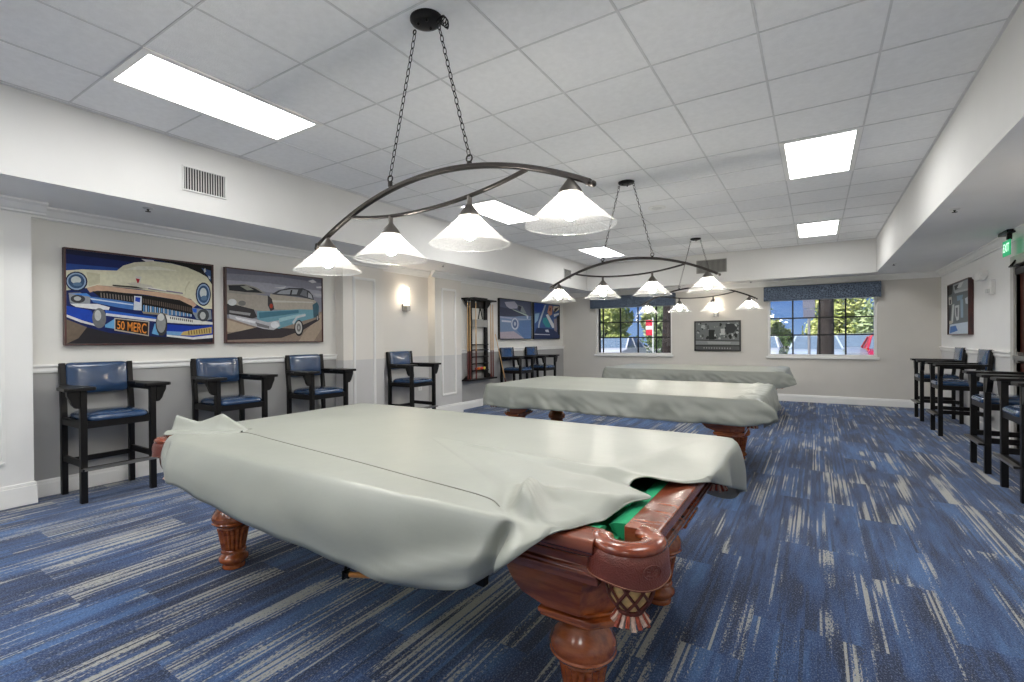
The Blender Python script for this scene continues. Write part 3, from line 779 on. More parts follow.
  ((205, 200, 185),[(0.36,0.683),(0.407,0.706),(0.529,0.684),(0.546,0.653),(0.474,0.638)]),
  ((130, 120, 150),[(0.507,0.654),(0.759,0.623),(0.761,0.608),(0.507,0.638)]),
  ((238, 236, 230),[(0.474,0.656),(0.507,0.66),(0.636,0.638),(0.636,0.627)]),
  ((215, 212, 205),[(0.418,0.779),(0.463,0.776),(0.45,0.7),(0.432,0.698)]),
  ((165, 30, 40),[(0.422,0.751),(0.45,0.747),(0.441,0.699),(0.432,0.702)]),
  ((196, 186, 170),[(0.281,0.288),(0.512,0.257),(0.507,0.082),(0.28,0.147)]),
  ((40, 26, 22),[(0.287,0.276),(0.505,0.246),(0.501,0.096),(0.286,0.16)]),
 ],
 'teal': [
  ((138, 138, 150),[(0,1),(1,1),(1,0),(0,0)]),
  ((110, 110, 124),[(0,1),(1,1),(1,0.935),(0.504,0.964),(0,0.929)]),
  ((165, 165, 176),[(0,0.839),(0.403,0.852),(1,0.806),(1,0.699),(0.403,0.719),(0,0.768)]),
  ((215, 214, 218),[(0.837,0.948),(0.899,0.977),(0.941,0.94),(0.886,0.92)]),
  ((205, 204, 210),[(0.461,0.793),(0.588,0.83),(0.56,0.787)]),
  ((215, 214, 218),[(0.932,0.868),(1,0.886),(1,0.854),(0.941,0.847)]),
  ((180, 180, 190),[(0.899,0.757),(1,0.759),(1,0.72),(0.923,0.719)]),
  ((150, 132, 118),[(0,0.321),(0.358,0.28),(1,0.473),(1,0),(0,0)]),
  ((176, 158, 140),[(0.774,0.115),(1,0.462),(1,0.204),(0.899,0.001),(0.722,0)]),
  ((190, 172, 150),[(0,0.304),(0.283,0.184),(0.042,0.134),(0,0.143)]),
  ((58, 52, 56),[(0,0.107),(0.298,0.212),(0.669,0.194),(0.971,0.374),(0.971,0.342),(0.774,0.176),(0.532,0.054),(0,0.025)]),
  ((168, 160, 150),[(0,0.679),(0.205,0.679),(0.403,0.662),(0.432,0.436),(0.236,0.451),(0,0.446)]),
  ((150, 146, 140),[(0,0.777),(0.173,0.805),(0.283,0.771),(0.373,0.697),(0.205,0.661),(0,0.67)]),
  ((40, 42, 46),[(0.017,0.77),(0.157,0.792),(0.267,0.756),(0.343,0.701),(0.173,0.695),(0.025,0.702)]),
  ((150, 150, 140),[(0.125,0.772),(0.189,0.784),(0.252,0.736),(0.189,0.722)]),
  ((58, 56, 58),[(0,0.518),(0.092,0.506),(0.252,0.458),(0.283,0.352),(0.205,0.311),(0,0.375)]),
  ((205, 206, 208),[(0.09,0.546),(0.088,0.529),(0.081,0.515),(0.07,0.504),(0.057,0.497),(0.043,0.496),(0.03,0.501),(0.02,0.511),(0.013,0.524),(0.01,0.54),(0.013,0.556),(0.02,0.571),(0.03,0.582),(0.043,0.588),(0.057,0.589),(0.07,0.585),(0.081,0.575),(0.088,0.562)]),
  ((120, 118, 116),[(0.176,0.539),(0.174,0.527),(0.168,0.515),(0.158,0.506),(0.147,0.501),(0.135,0.5),(0.123,0.504),(0.113,0.511),(0.107,0.522),(0.105,0.534),(0.107,0.547),(0.113,0.558),(0.123,0.567),(0.135,0.572),(0.147,0.573),(0.158,0.57),(0.168,0.562),(0.174,0.552)]),
  ((150, 150, 152),[(0.025,0.43),(0.22,0.404),(0.213,0.367),(0.025,0.398)]),
  ((176, 168, 156),[(0.418,0.702),(0.532,0.692),(0.899,0.663),(0.953,0.607),(0.953,0.521),(0.886,0.493),(0.432,0.47),(0.403,0.548)]),
  ((200, 194, 184),[(0.432,0.608),(0.886,0.623),(0.899,0.608),(0.432,0.574)]),
  ((60, 56, 58),[(0.391,0.676),(0.432,0.627),(0.458,0.476),(0.418,0.444),(0.391,0.528)]),
  ((170, 60, 40),[(0.442,0.523),(0.441,0.511),(0.438,0.5),(0.434,0.492),(0.428,0.488),(0.422,0.487),(0.416,0.491),(0.411,0.498),(0.408,0.508),(0.407,0.52),(0.408,0.532),(0.411,0.542),(0.416,0.55),(0.422,0.555),(0.428,0.555),(0.434,0.552),(0.438,0.545),(0.441,0.534)]),
  ((70, 72, 78),[(0.432,0.694),(0.504,0.76),(0.615,0.809),(0.774,0.826),(0.849,0.791),(0.892,0.725),(0.905,0.653),(0.722,0.69),(0.504,0.689)]),
  ((160, 164, 170),[(0.483,0.709),(0.532,0.758),(0.642,0.793),(0.722,0.797),(0.702,0.722),(0.56,0.707)]),
  ((120, 122, 130),[(0.741,0.719),(0.774,0.805),(0.819,0.792),(0.824,0.69)]),
  ((172, 174, 180),[(0.834,0.687),(0.837,0.768),(0.872,0.738),(0.889,0.67)]),
  ((50, 50, 56),[(0.636,0.778),(0.656,0.787),(0.642,0.706),(0.626,0.707)]),
  ((112, 160, 176),[(0.283,0.436),(0.447,0.452),(0.722,0.494),(0.899,0.499),(0.953,0.564),(0.956,0.415),(0.899,0.369),(0.722,0.296),(0.504,0.189),(0.358,0.242),(0.283,0.333)]),
  ((70, 120, 140),[(0.298,0.418),(0.504,0.451),(0.722,0.482),(0.722,0.437),(0.504,0.383),(0.306,0.334)]),
  ((160, 200, 210),[(0.504,0.344),(0.669,0.403),(0.799,0.434),(0.802,0.403),(0.669,0.353),(0.504,0.286)]),
  ((60, 96, 112),[(0.886,0.577),(0.941,0.626),(0.965,0.565),(0.959,0.394),(0.899,0.369)]),
  ((190, 190, 196),[(0.017,0.376),(0.283,0.315),(0.388,0.281),(0.504,0.315),(0.518,0.228),(0.447,0.169),(0.343,0.185),(0.173,0.255),(0.025,0.322)]),
  ((120, 118, 120),[(0.267,0.277),(0.403,0.225),(0.403,0.187),(0.283,0.221)]),
  ((236, 236, 240),[(0.075,0.342),(0.267,0.292),(0.259,0.258),(0.092,0.307)]),
  ((230, 232, 236),[(0.504,0.247),(0.502,0.23),(0.494,0.215),(0.483,0.203),(0.469,0.197),(0.454,0.196),(0.44,0.202),(0.428,0.213),(0.42,0.227),(0.418,0.244),(0.42,0.261),(0.428,0.277),(0.44,0.288),(0.454,0.295),(0.469,0.295),(0.483,0.29),(0.494,0.279),(0.502,0.264)]),
  ((40, 38, 40),[(0.776,0.207),(0.773,0.164),(0.764,0.125),(0.75,0.097),(0.734,0.082),(0.715,0.082),(0.698,0.097),(0.684,0.124),(0.675,0.161),(0.672,0.204),(0.675,0.246),(0.684,0.284),(0.698,0.312),(0.715,0.328),(0.734,0.329),(0.75,0.315),(0.764,0.288),(0.773,0.25)]),
  ((196, 194, 190),[(0.761,0.213),(0.758,0.178),(0.752,0.147),(0.741,0.124),(0.729,0.112),(0.715,0.112),(0.702,0.123),(0.692,0.146),(0.685,0.176),(0.682,0.21),(0.685,0.244),(0.692,0.275),(0.702,0.298),(0.715,0.31),(0.729,0.311),(0.741,0.3),(0.752,0.278),(0.758,0.247)]),
  ((120, 118, 116),[(0.745,0.212),(0.744,0.19),(0.74,0.17),(0.734,0.156),(0.726,0.148),(0.718,0.148),(0.71,0.155),(0.704,0.169),(0.7,0.189),(0.698,0.21),(0.7,0.233),(0.704,0.252),(0.71,0.267),(0.718,0.275),(0.726,0.275),(0.734,0.268),(0.74,0.254),(0.744,0.234)]),
  ((180, 178, 176),[(0.732,0.212),(0.732,0.202),(0.73,0.193),(0.727,0.187),(0.724,0.183),(0.72,0.183),(0.717,0.187),(0.714,0.193),(0.712,0.201),(0.711,0.211),(0.712,0.221),(0.714,0.229),(0.717,0.236),(0.72,0.239),(0.724,0.239),(0.727,0.236),(0.73,0.23),(0.732,0.221)]),
  ((200, 206, 210),[(0.649,0.293),(0.696,0.385),(0.805,0.428),(0.802,0.393),(0.709,0.356),(0.662,0.253)]),
  ((50, 48, 52),[(0.961,0.373),(0.96,0.354),(0.957,0.337),(0.953,0.325),(0.947,0.318),(0.941,0.318),(0.936,0.324),(0.932,0.336),(0.929,0.352),(0.928,0.371),(0.929,0.39),(0.932,0.406),(0.936,0.419),(0.941,0.426),(0.947,0.427),(0.953,0.421),(0.957,0.409),(0.96,0.392)]),
  ((170, 168, 168),[(0.954,0.373),(0.953,0.36),(0.952,0.348),(0.949,0.339),(0.946,0.335),(0.943,0.334),(0.94,0.339),(0.937,0.347),(0.935,0.358),(0.935,0.371),(0.935,0.384),(0.937,0.396),(0.94,0.405),(0.943,0.409),(0.946,0.41),(0.949,0.406),(0.952,0.397),(0.953,0.386)]),
 ],
 'wheel': [
  ((128, 150, 182),[(0,1),(1,1),(1,0),(0,0)]),
  ((98, 104, 128),[(0,1),(1,1),(1,0.622),(0,0.556)]),
  ((196, 194, 210),[(0.145,0.929),(0.45,0.973),(0.557,0.875),(0.53,0.799),(0.313,0.765),(0.202,0.83)]),
  ((74, 78, 98),[(0,0.798),(0.45,0.763),(0.89,0.638),(0.45,0.573),(0,0.556)]),
  ((150, 158, 160),[(0.53,0.895),(0.713,0.866),(0.84,0.679),(0.713,0.693),(0.557,0.791)]),
  ((60, 64, 80),[(0.57,0.876),(0.675,0.852),(0.636,0.732),(0.557,0.769)]),
  ((190, 205, 190),[(0.313,0.786),(0.84,0.657),(0.89,0.616),(0.815,0.623),(0.45,0.731)]),
  ((170, 180, 205),[(0,0.566),(0.369,0.549),(0.504,0.534),(0.964,0.532),(0.964,0.514),(0.45,0.5),(0,0.525)]),
  ((214, 218, 230),[(0.058,0.472),(0.45,0.458),(0.45,0.416),(0.058,0.426)]),
  ((100, 130, 175),[(0.583,0.473),(1,0.511),(1,0),(0.764,0.003),(0.53,0.217)]),
  ((150, 160, 185),[(0.596,0.399),(0.589,0.339),(0.566,0.286),(0.53,0.247),(0.487,0.226),(0.44,0.225),(0.396,0.245),(0.36,0.283),(0.336,0.334),(0.327,0.392),(0.336,0.45),(0.36,0.502),(0.396,0.542),(0.44,0.564),(0.487,0.566),(0.53,0.547),(0.566,0.51),(0.589,0.458)]),
  ((214, 220, 232),[(0.565,0.392),(0.559,0.339),(0.54,0.293),(0.512,0.258),(0.477,0.24),(0.439,0.239),(0.404,0.257),(0.375,0.29),(0.356,0.335),(0.349,0.386),(0.356,0.437),(0.375,0.483),(0.404,0.518),(0.439,0.537),(0.477,0.539),(0.512,0.522),(0.54,0.489),(0.559,0.444)]),
  ((108, 122, 156),[(0.538,0.391),(0.534,0.35),(0.52,0.314),(0.498,0.287),(0.472,0.273),(0.444,0.273),(0.418,0.286),(0.396,0.312),(0.382,0.347),(0.377,0.387),(0.382,0.427),(0.396,0.462),(0.418,0.489),(0.444,0.504),(0.472,0.505),(0.498,0.492),(0.52,0.467),(0.534,0.431)]),
  ((200, 208, 222),[(0.49,0.39),(0.489,0.372),(0.483,0.357),(0.474,0.345),(0.464,0.339),(0.453,0.339),(0.442,0.345),(0.433,0.356),(0.428,0.371),(0.426,0.388),(0.428,0.405),(0.433,0.42),(0.442,0.432),(0.453,0.438),(0.464,0.439),(0.474,0.433),(0.483,0.422),(0.489,0.407)]),
  ((188, 176, 186),[(0,0.172),(0.423,0.195),(0.764,0),(0,0)]),
  ((222, 226, 236),[(0.84,0.624),(0.902,0.628),(0.89,0.539),(0.852,0.549)]),
 ],
 'collage': [
  ((66, 96, 150),[(0,1),(1,1),(1,0),(0,0)]),
  ((44, 74, 150),[(0,1),(0.444,1),(0.344,0.775),(0.139,0.744),(0,0.784)]),
  ((196, 206, 216),[(0.41,0.976),(0.46,0.967),(0.31,0.634),(0.208,0.401),(0.174,0.148),(0.122,0.148),(0.174,0.469)]),
  ((206, 150, 126),[(0.575,0.974),(0.719,0.97),(0.703,0.719),(0.607,0.668),(0.509,0.758)]),
  ((120, 50, 40),[(0.601,0.916),(0.659,0.896),(0.623,0.787),(0.584,0.821)]),
  ((226, 214, 190),[(0.767,0.973),(1,0.976),(1,0.878),(0.798,0.771),(0.735,0.888)]),
  ((50, 44, 50),[(0.798,0.891),(1,0.963),(0.892,0.848),(0.767,0.746)]),
  ((232, 234, 236),[(0.444,0.686),(0.542,0.713),(0.767,0.434),(0.783,0.315),(0.703,0.314)]),
  ((58, 150, 160),[(0.344,0.589),(0.477,0.616),(0.623,0.408),(0.607,0.325),(0.444,0.334),(0.327,0.472)]),
  ((40, 54, 96),[(0.105,0.308),(0.607,0.289),(1,0.244),(1,0),(0,0.011),(0,0.102)]),
  ((24, 22, 28),[(0.892,0.654),(1,0.707),(1,0.098),(0.939,0.122),(0.908,0.364)]),
  ((150, 140, 150),[(0.767,0.578),(0.892,0.606),(0.892,0.195),(0.783,0.243)]),
  ((214, 220, 230),[(0.41,0.252),(0.542,0.265),(0.575,0.182),(0.444,0.194)]),
  ((150, 186, 214),[(0.035,0.694),(0.208,0.723),(0.139,0.514),(0.035,0.421)]),
  ((224, 226, 230),[(0.767,0.722),(1,0.78),(0.985,0.731),(0.783,0.638)]),
  ((210, 214, 222),[(0.018,0.136),(0.607,0.123),(0.607,0.1),(0.018,0.111)]),
 ],
 'grove': [
  ((120, 124, 124),[(0,1),(1,1),(1,0),(0,0)]),
  ((60, 64, 63),[(0.264,0.92),(0.265,0.898),(0.248,0.897),(0.231,0.898),(0.22,0.922),(0.235,0.959),(0.248,0.964),(0.261,0.942)]),
  ((205, 209, 208),[(0.229,0.816),(0.215,0.779),(0.181,0.77),(0.16,0.784),(0.13,0.82),(0.145,0.876),(0.181,0.868),(0.212,0.853)]),
  ((90, 94, 93),[(0.775,0.848),(0.767,0.813),(0.752,0.826),(0.733,0.828),(0.727,0.85),(0.737,0.89),(0.752,0.885),(0.765,0.88)]),
  ((90, 94, 93),[(0.324,0.775),(0.306,0.725),(0.286,0.732),(0.261,0.725),(0.263,0.777),(0.266,0.8),(0.286,0.811),(0.319,0.807)]),
  ((90, 94, 93),[(0.695,0.777),(0.68,0.744),(0.666,0.734),(0.653,0.761),(0.645,0.779),(0.652,0.813),(0.666,0.798),(0.675,0.795)]),
  ((40, 44, 43),[(0.789,0.754),(0.789,0.739),(0.77,0.715),(0.754,0.722),(0.748,0.756),(0.754,0.775),(0.77,0.797),(0.782,0.788)]),
  ((140, 144, 143),[(0.659,0.85),(0.655,0.834),(0.643,0.814),(0.631,0.839),(0.629,0.851),(0.634,0.866),(0.643,0.87),(0.651,0.878)]),
  ((190, 194, 193),[(0.587,0.409),(0.581,0.382),(0.561,0.381),(0.539,0.374),(0.528,0.411),(0.542,0.445),(0.561,0.459),(0.578,0.44)]),
  ((140, 144, 143),[(0.702,0.81),(0.715,0.758),(0.676,0.725),(0.657,0.748),(0.631,0.813),(0.656,0.862),(0.676,0.888),(0.714,0.843)]),
  ((90, 94, 93),[(0.038,0.464),(0.04,0.445),(0.03,0.438),(0.023,0.448),(0.02,0.465),(0.02,0.478),(0.03,0.476),(0.035,0.479)]),
  ((60, 64, 63),[(0.506,0.482),(0.515,0.435),(0.488,0.441),(0.474,0.435),(0.459,0.483),(0.458,0.514),(0.488,0.546),(0.507,0.503)]),
  ((140, 144, 143),[(0.919,0.506),(0.913,0.478),(0.897,0.466),(0.876,0.483),(0.882,0.508),(0.883,0.526),(0.897,0.538),(0.918,0.527)]),
  ((190, 194, 193),[(0.968,0.947),(0.966,0.925),(0.954,0.931),(0.944,0.923),(0.939,0.948),(0.937,0.959),(0.954,0.959),(0.964,0.958)]),
  ((205, 209, 208),[(0.488,0.456),(0.483,0.435),(0.467,0.42),(0.446,0.437),(0.447,0.458),(0.45,0.484),(0.467,0.504),(0.478,0.487)]),
  ((190, 194, 193),[(0.684,0.466),(0.677,0.453),(0.665,0.454),(0.659,0.445),(0.648,0.467),(0.653,0.489),(0.665,0.491),(0.675,0.483)]),
  ((40, 44, 43),[(0.949,0.527),(0.958,0.492),(0.919,0.453),(0.881,0.475),(0.865,0.529),(0.89,0.563),(0.919,0.607),(0.949,0.574)]),
  ((205, 209, 208),[(0.475,0.518),(0.473,0.494),(0.452,0.477),(0.433,0.479),(0.428,0.519),(0.441,0.55),(0.452,0.58),(0.473,0.544)]),
  ((140, 144, 143),[(0.809,0.447),(0.814,0.398),(0.782,0.406),(0.762,0.394),(0.757,0.449),(0.754,0.49),(0.782,0.492),(0.807,0.475)]),
  ((40, 44, 43),[(0.134,0.966),(0.134,0.939),(0.117,0.942),(0.107,0.944),(0.103,0.967),(0.108,0.988),(0.117,0.993),(0.128,0.988)]),
  ((140, 144, 143),[(0.248,0.81),(0.243,0.783),(0.228,0.753),(0.212,0.784),(0.204,0.812),(0.204,0.83),(0.228,0.841),(0.242,0.851)]),
  ((140, 144, 143),[(0.846,0.825),(0.835,0.795),(0.808,0.766),(0.785,0.789),(0.783,0.827),(0.787,0.85),(0.808,0.888),(0.826,0.87)]),
  ((205, 209, 208),[(0.854,0.723),(0.848,0.68),(0.816,0.651),(0.79,0.693),(0.773,0.726),(0.784,0.777),(0.816,0.789),(0.843,0.763)]),
  ((190, 194, 193),[(0.976,0.753),(0.98,0.734),(0.967,0.727),(0.958,0.736),(0.957,0.753),(0.957,0.775),(0.967,0.782),(0.974,0.765)]),
  ((40, 44, 43),[(0.307,0.438),(0.305,0.403),(0.284,0.384),(0.247,0.381),(0.242,0.439),(0.264,0.483),(0.284,0.501),(0.311,0.484)]),
  ((90, 94, 93),[(0.316,0.859),(0.323,0.807),(0.292,0.794),(0.271,0.819),(0.251,0.861),(0.267,0.89),(0.292,0.891),(0.311,0.89)]),
  ((40, 44, 43),[(0.944,0.877),(0.923,0.832),(0.896,0.836),(0.877,0.835),(0.854,0.88),(0.882,0.921),(0.896,0.914),(0.921,0.903)]),
  ((175, 179, 178),[(0.826,0.779),(0.801,0.723),(0.783,0.708),(0.767,0.728),(0.755,0.781),(0.767,0.817),(0.783,0.867),(0.813,0.817)]),
  ((40, 44, 43),[(0.995,0.853),(0.988,0.841),(0.97,0.82),(0.955,0.828),(0.957,0.854),(0.96,0.874),(0.97,0.884),(0.981,0.878)]),
  ((60, 64, 63),[(0.834,0.531),(0.831,0.512),(0.823,0.508),(0.814,0.517),(0.814,0.532),(0.81,0.543),(0.823,0.543),(0.829,0.543)]),
  ((40, 44, 43),[(0.718,0.78),(0.705,0.758),(0.68,0.731),(0.662,0.764),(0.647,0.782),(0.656,0.826),(0.68,0.814),(0.697,0.815)]),
  ((190, 194, 193),[(0.094,0.941),(0.09,0.92),(0.077,0.909),(0.071,0.924),(0.057,0.943),(0.07,0.956),(0.077,0.967),(0.087,0.963)]),
  ((175, 179, 178),[(0.222,0.785),(0.205,0.745),(0.186,0.756),(0.17,0.747),(0.145,0.787),(0.158,0.81),(0.186,0.824),(0.202,0.824)]),
  ((90, 94, 93),[(0.193,0.507),(0.184,0.467),(0.158,0.461),(0.142,0.489),(0.131,0.509),(0.143,0.54),(0.158,0.561),(0.184,0.55)]),
  ((175, 179, 178),[(0.31,0.741),(0.304,0.731),(0.297,0.717),(0.287,0.734),(0.288,0.742),(0.291,0.751),(0.297,0.765),(0.302,0.75)]),
  ((175, 179, 178),[(0.897,0.419),(0.893,0.384),(0.871,0.376),(0.851,0.384),(0.853,0.421),(0.857,0.44),(0.871,0.457),(0.888,0.444)]),
  ((40, 44, 43),[(0.615,0.898),(0.595,0.87),(0.581,0.837),(0.558,0.85),(0.559,0.9),(0.56,0.95),(0.581,0.97),(0.612,0.935)]),
  ((90, 94, 93),[(0.106,0.669),(0.084,0.603),(0.051,0.614),(0.027,0.632),(0.018,0.672),(0.029,0.718),(0.051,0.729),(0.083,0.709)]),
  ((205, 209, 208),[(0.863,0.509),(0.868,0.488),(0.847,0.489),(0.826,0.477),(0.822,0.51),(0.826,0.531),(0.847,0.54),(0.864,0.543)]),
  ((40, 44, 43),[(0.448,0.685),(0.443,0.649),(0.434,0.642),(0.418,0.65),(0.415,0.686),(0.416,0.7),(0.434,0.729),(0.45,0.71)]),
  ((140, 144, 143),[(0.942,0.71),(0.943,0.663),(0.918,0.676),(0.901,0.675),(0.888,0.711),(0.896,0.746),(0.918,0.778),(0.95,0.755)]),
  ((175, 179, 178),[(0.813,0.765),(0.799,0.735),(0.784,0.727),(0.766,0.731),(0.765,0.767),(0.774,0.802),(0.784,0.809),(0.797,0.785)]),
  ((140, 144, 143),[(0.499,0.475),(0.496,0.45),(0.478,0.429),(0.463,0.454),(0.449,0.477),(0.466,0.498),(0.478,0.513),(0.499,0.51)]),
  ((60, 64, 63),[(0.997,0.679),(0.98,0.651),(0.955,0.622),(0.929,0.636),(0.919,0.682),(0.938,0.718),(0.955,0.734),(0.971,0.699)]),
  ((40, 44, 43),[(0.948,0.466),(0.949,0.446),(0.936,0.434),(0.924,0.437),(0.912,0.467),(0.926,0.495),(0.936,0.499),(0.951,0.49)]),
  ((175, 179, 178),[(0.225,0.869),(0.195,0.828),(0.18,0.806),(0.152,0.821),(0.13,0.873),(0.151,0.9),(0.18,0.91),(0.213,0.906)]),
  ((60, 64, 63),[(0.727,0.468),(0.719,0.445),(0.7,0.423),(0.68,0.453),(0.683,0.47),(0.684,0.501),(0.7,0.502),(0.719,0.487)]),
  ((175, 179, 178),[(0.085,0.628),(0.085,0.598),(0.059,0.594),(0.039,0.604),(0.028,0.63),(0.037,0.67),(0.059,0.659),(0.078,0.651)]),
  ((190, 194, 193),[(0.95,0.86),(0.941,0.832),(0.913,0.803),(0.897,0.829),(0.89,0.862),(0.897,0.903),(0.913,0.934),(0.944,0.889)]),
  ((90, 94, 93),[(0.809,0.631),(0.812,0.615),(0.797,0.589),(0.784,0.605),(0.782,0.632),(0.777,0.648),(0.797,0.658),(0.805,0.648)]),
  ((60, 64, 63),[(0.747,0.698),(0.738,0.669),(0.717,0.66),(0.69,0.655),(0.683,0.7),(0.698,0.725),(0.717,0.752),(0.733,0.728)]),
  ((190, 194, 193),[(0.993,0.618),(0.969,0.582),(0.949,0.564),(0.933,0.584),(0.926,0.62),(0.932,0.65),(0.949,0.665),(0.965,0.653)]),
  ((140, 144, 143),[(0.676,0.793),(0.677,0.768),(0.661,0.76),(0.644,0.764),(0.64,0.794),(0.644,0.826),(0.661,0.821),(0.677,0.813)]),
  ((140, 144, 143),[(0.813,0.817),(0.799,0.79),(0.786,0.768),(0.766,0.78),(0.763,0.819),(0.764,0.837),(0.786,0.845),(0.806,0.846)]),
  ((205, 209, 208),[(0.792,0.922),(0.785,0.882),(0.759,0.86),(0.737,0.895),(0.735,0.924),(0.728,0.948),(0.759,0.966),(0.787,0.951)]),
  ((40, 44, 43),[(0.491,0.435),(0.482,0.388),(0.452,0.396),(0.437,0.402),(0.424,0.437),(0.437,0.481),(0.452,0.481),(0.469,0.478)]),
  ((190, 194, 193),[(0.133,0.496),(0.137,0.473),(0.12,0.453),(0.11,0.467),(0.1,0.497),(0.108,0.515),(0.12,0.527),(0.134,0.522)]),
  ((190, 194, 193),[(0.867,0.564),(0.861,0.546),(0.843,0.531),(0.834,0.536),(0.823,0.565),(0.824,0.581),(0.843,0.594),(0.853,0.583)]),
  ((140, 144, 143),[(0.903,0.478),(0.896,0.448),(0.882,0.438),(0.865,0.448),(0.866,0.479),(0.872,0.494),(0.882,0.501),(0.894,0.504)]),
  ((60, 64, 63),[(0.18,0.757),(0.181,0.738),(0.166,0.725),(0.152,0.73),(0.143,0.758),(0.151,0.786),(0.166,0.782),(0.184,0.78)]),
  ((90, 94, 93),[(0.864,0.88),(0.86,0.839),(0.837,0.849),(0.813,0.838),(0.815,0.882),(0.816,0.908),(0.837,0.938),(0.858,0.907)]),
  ((140, 144, 143),[(0.531,0.839),(0.522,0.826),(0.502,0.813),(0.488,0.812),(0.477,0.842),(0.491,0.856),(0.502,0.884),(0.512,0.856)]),
  ((175, 179, 178),[(0.167,0.422),(0.162,0.401),(0.156,0.404),(0.146,0.403),(0.146,0.422),(0.148,0.434),(0.156,0.44),(0.165,0.438)]),
  ((175, 179, 178),[(0.455,0.825),(0.454,0.817),(0.445,0.799),(0.436,0.809),(0.438,0.826),(0.437,0.84),(0.445,0.844),(0.454,0.839)]),
  ((90, 94, 93),[(0.698,0.636),(0.681,0.621),(0.665,0.602),(0.648,0.602),(0.649,0.637),(0.649,0.669),(0.665,0.678),(0.676,0.672)]),
  ((190, 194, 193),[(0.683,0.562),(0.678,0.523),(0.662,0.523),(0.639,0.538),(0.623,0.564),(0.644,0.607),(0.662,0.604),(0.69,0.6)]),
  ((40, 44, 43),[(0.834,0.47),(0.833,0.423),(0.795,0.378),(0.773,0.43),(0.756,0.472),(0.766,0.526),(0.795,0.551),(0.836,0.507)]),
  ((205, 209, 208),[(0.831,0.831),(0.831,0.8),(0.803,0.798),(0.776,0.815),(0.783,0.833),(0.782,0.866),(0.803,0.872),(0.826,0.861)]),
  ((205, 209, 208),[(0.606,0.563),(0.6,0.546),(0.579,0.518),(0.569,0.534),(0.562,0.565),(0.56,0.581),(0.579,0.598),(0.592,0.591)]),
  ((140, 144, 143),[(0.402,0.433),(0.394,0.424),(0.386,0.42),(0.38,0.415),(0.376,0.434),(0.378,0.451),(0.386,0.45),(0.391,0.445)]),
  ((40, 44, 43),[(0.772,0.6),(0.754,0.567),(0.734,0.544),(0.715,0.554),(0.709,0.602),(0.713,0.623),(0.734,0.653),(0.762,0.638)]),
  ((58, 62, 64),[(0.696,0.94),(0.868,0.933),(0.965,0.774),(0.868,0.602),(0.703,0.608)]),
  ((34, 38, 38),[(0.308,0.725),(0.43,0.721),(0.444,0.366),(0.308,0.37)]),
  ((206, 208, 206),[(0.58,0.757),(0.676,0.764),(0.676,0.546),(0.6,0.538)]),
  ((50, 52, 52),[(0,0.368),(1,0.326),(1,0.297),(0,0.337)]),
  ((150, 154, 154),[(0,0.337),(1,0.297),(1,0.175),(0,0.185)]),
  ((176, 178, 178),[(0.268,0.308),(0.813,0.283),(0.799,0.211),(0.295,0.213)]),
  ((96, 98, 98),[(0,0.189),(1,0.175),(1,0),(0,0)]),
  ((60, 62, 62),[(0,0.173),(0.403,0.175),(1,0.165),(1,0.124),(0,0.126)]),
  ((190, 192, 192),[(0.187,0.088),(0.209,0.088),(0.206,0.046),(0.19,0.042)]),
  ((190, 192, 192),[(0.246,0.087),(0.268,0.086),(0.265,0.045),(0.249,0.041)]),
  ((190, 192, 192),[(0.306,0.086),(0.327,0.085),(0.325,0.043),(0.308,0.039)]),
  ((190, 192, 192),[(0.365,0.084),(0.387,0.084),(0.384,0.042),(0.368,0.038)]),
  ((190, 192, 192),[(0.425,0.083),(0.447,0.082),(0.444,0.041),(0.428,0.037)]),
  ((190, 192, 192),[(0.485,0.081),(0.506,0.081),(0.504,0.039),(0.487,0.036)]),
  ((190, 192, 192),[(0.544,0.08),(0.566,0.08),(0.564,0.038),(0.547,0.034)]),
  ((190, 192, 192),[(0.605,0.079),(0.626,0.078),(0.624,0.037),(0.607,0.033)]),
  ((190, 192, 192),[(0.665,0.077),(0.687,0.077),(0.684,0.036),(0.668,0.032)]),
  ((190, 192, 192),[(0.725,0.076),(0.747,0.076),(0.744,0.034),(0.728,0.03)]),
  ((190, 192, 192),[(0.786,0.075),(0.808,0.074),(0.805,0.033),(0.788,0.029)]),
 ],
 'engine': [
  ((104, 112, 116),[(0,1),(1,1),(1,0),(0.045,0)]),
  ((20, 20, 24),[(0,1),(0.252,0.994),(0.205,0.81),(0,0.794)]),
  ((176, 182, 184),[(0.252,0.984),(1,0.991),(1,0.825),(0.701,0.835),(0.3,0.839)]),
  ((40, 44, 48),[(0.324,0.955),(0.572,0.964),(0.521,0.873),(0.372,0.87)]),
  ((226, 228, 228),[(0.572,0.983),(0.781,0.981),(0.649,0.888),(0.446,0.891)]),
  ((214, 212, 206),[(0.022,0.76),(0.182,0.763),(0.205,0.61),(0.045,0.594)]),
  ((30, 30, 34),[(0.076,0.703),(0.15,0.706),(0.15,0.615),(0.085,0.61)]),
  ((126, 160, 186),[(0.446,0.745),(0.754,0.736),(0.701,0.646),(0.471,0.646)]),
  ((200, 206, 208),[(0.324,0.846),(1,0.826),(1,0.789),(0.348,0.804)]),
  ((214, 220, 216),[(0.229,0.588),(0.324,0.599),(0.252,0.227),(0.159,0.22)]),
  ((210, 214, 214),[(0.348,0.558),(0.572,0.56),(0.546,0.274),(0.446,0.258),(0.358,0.38)]),
  ((90, 96, 100),[(0.397,0.515),(0.496,0.518),(0.486,0.334),(0.426,0.337)]),
  ((150, 176, 196),[(0.623,0.652),(0.754,0.651),(0.754,0.303),(0.639,0.308)]),
  ((206, 214, 222),[(0.835,0.654),(1,0.679),(1,0.53),(0.862,0.559)]),
  ((44, 44, 48),[(0.022,0.606),(0.159,0.584),(0.104,0.273),(0.04,0.266)]),
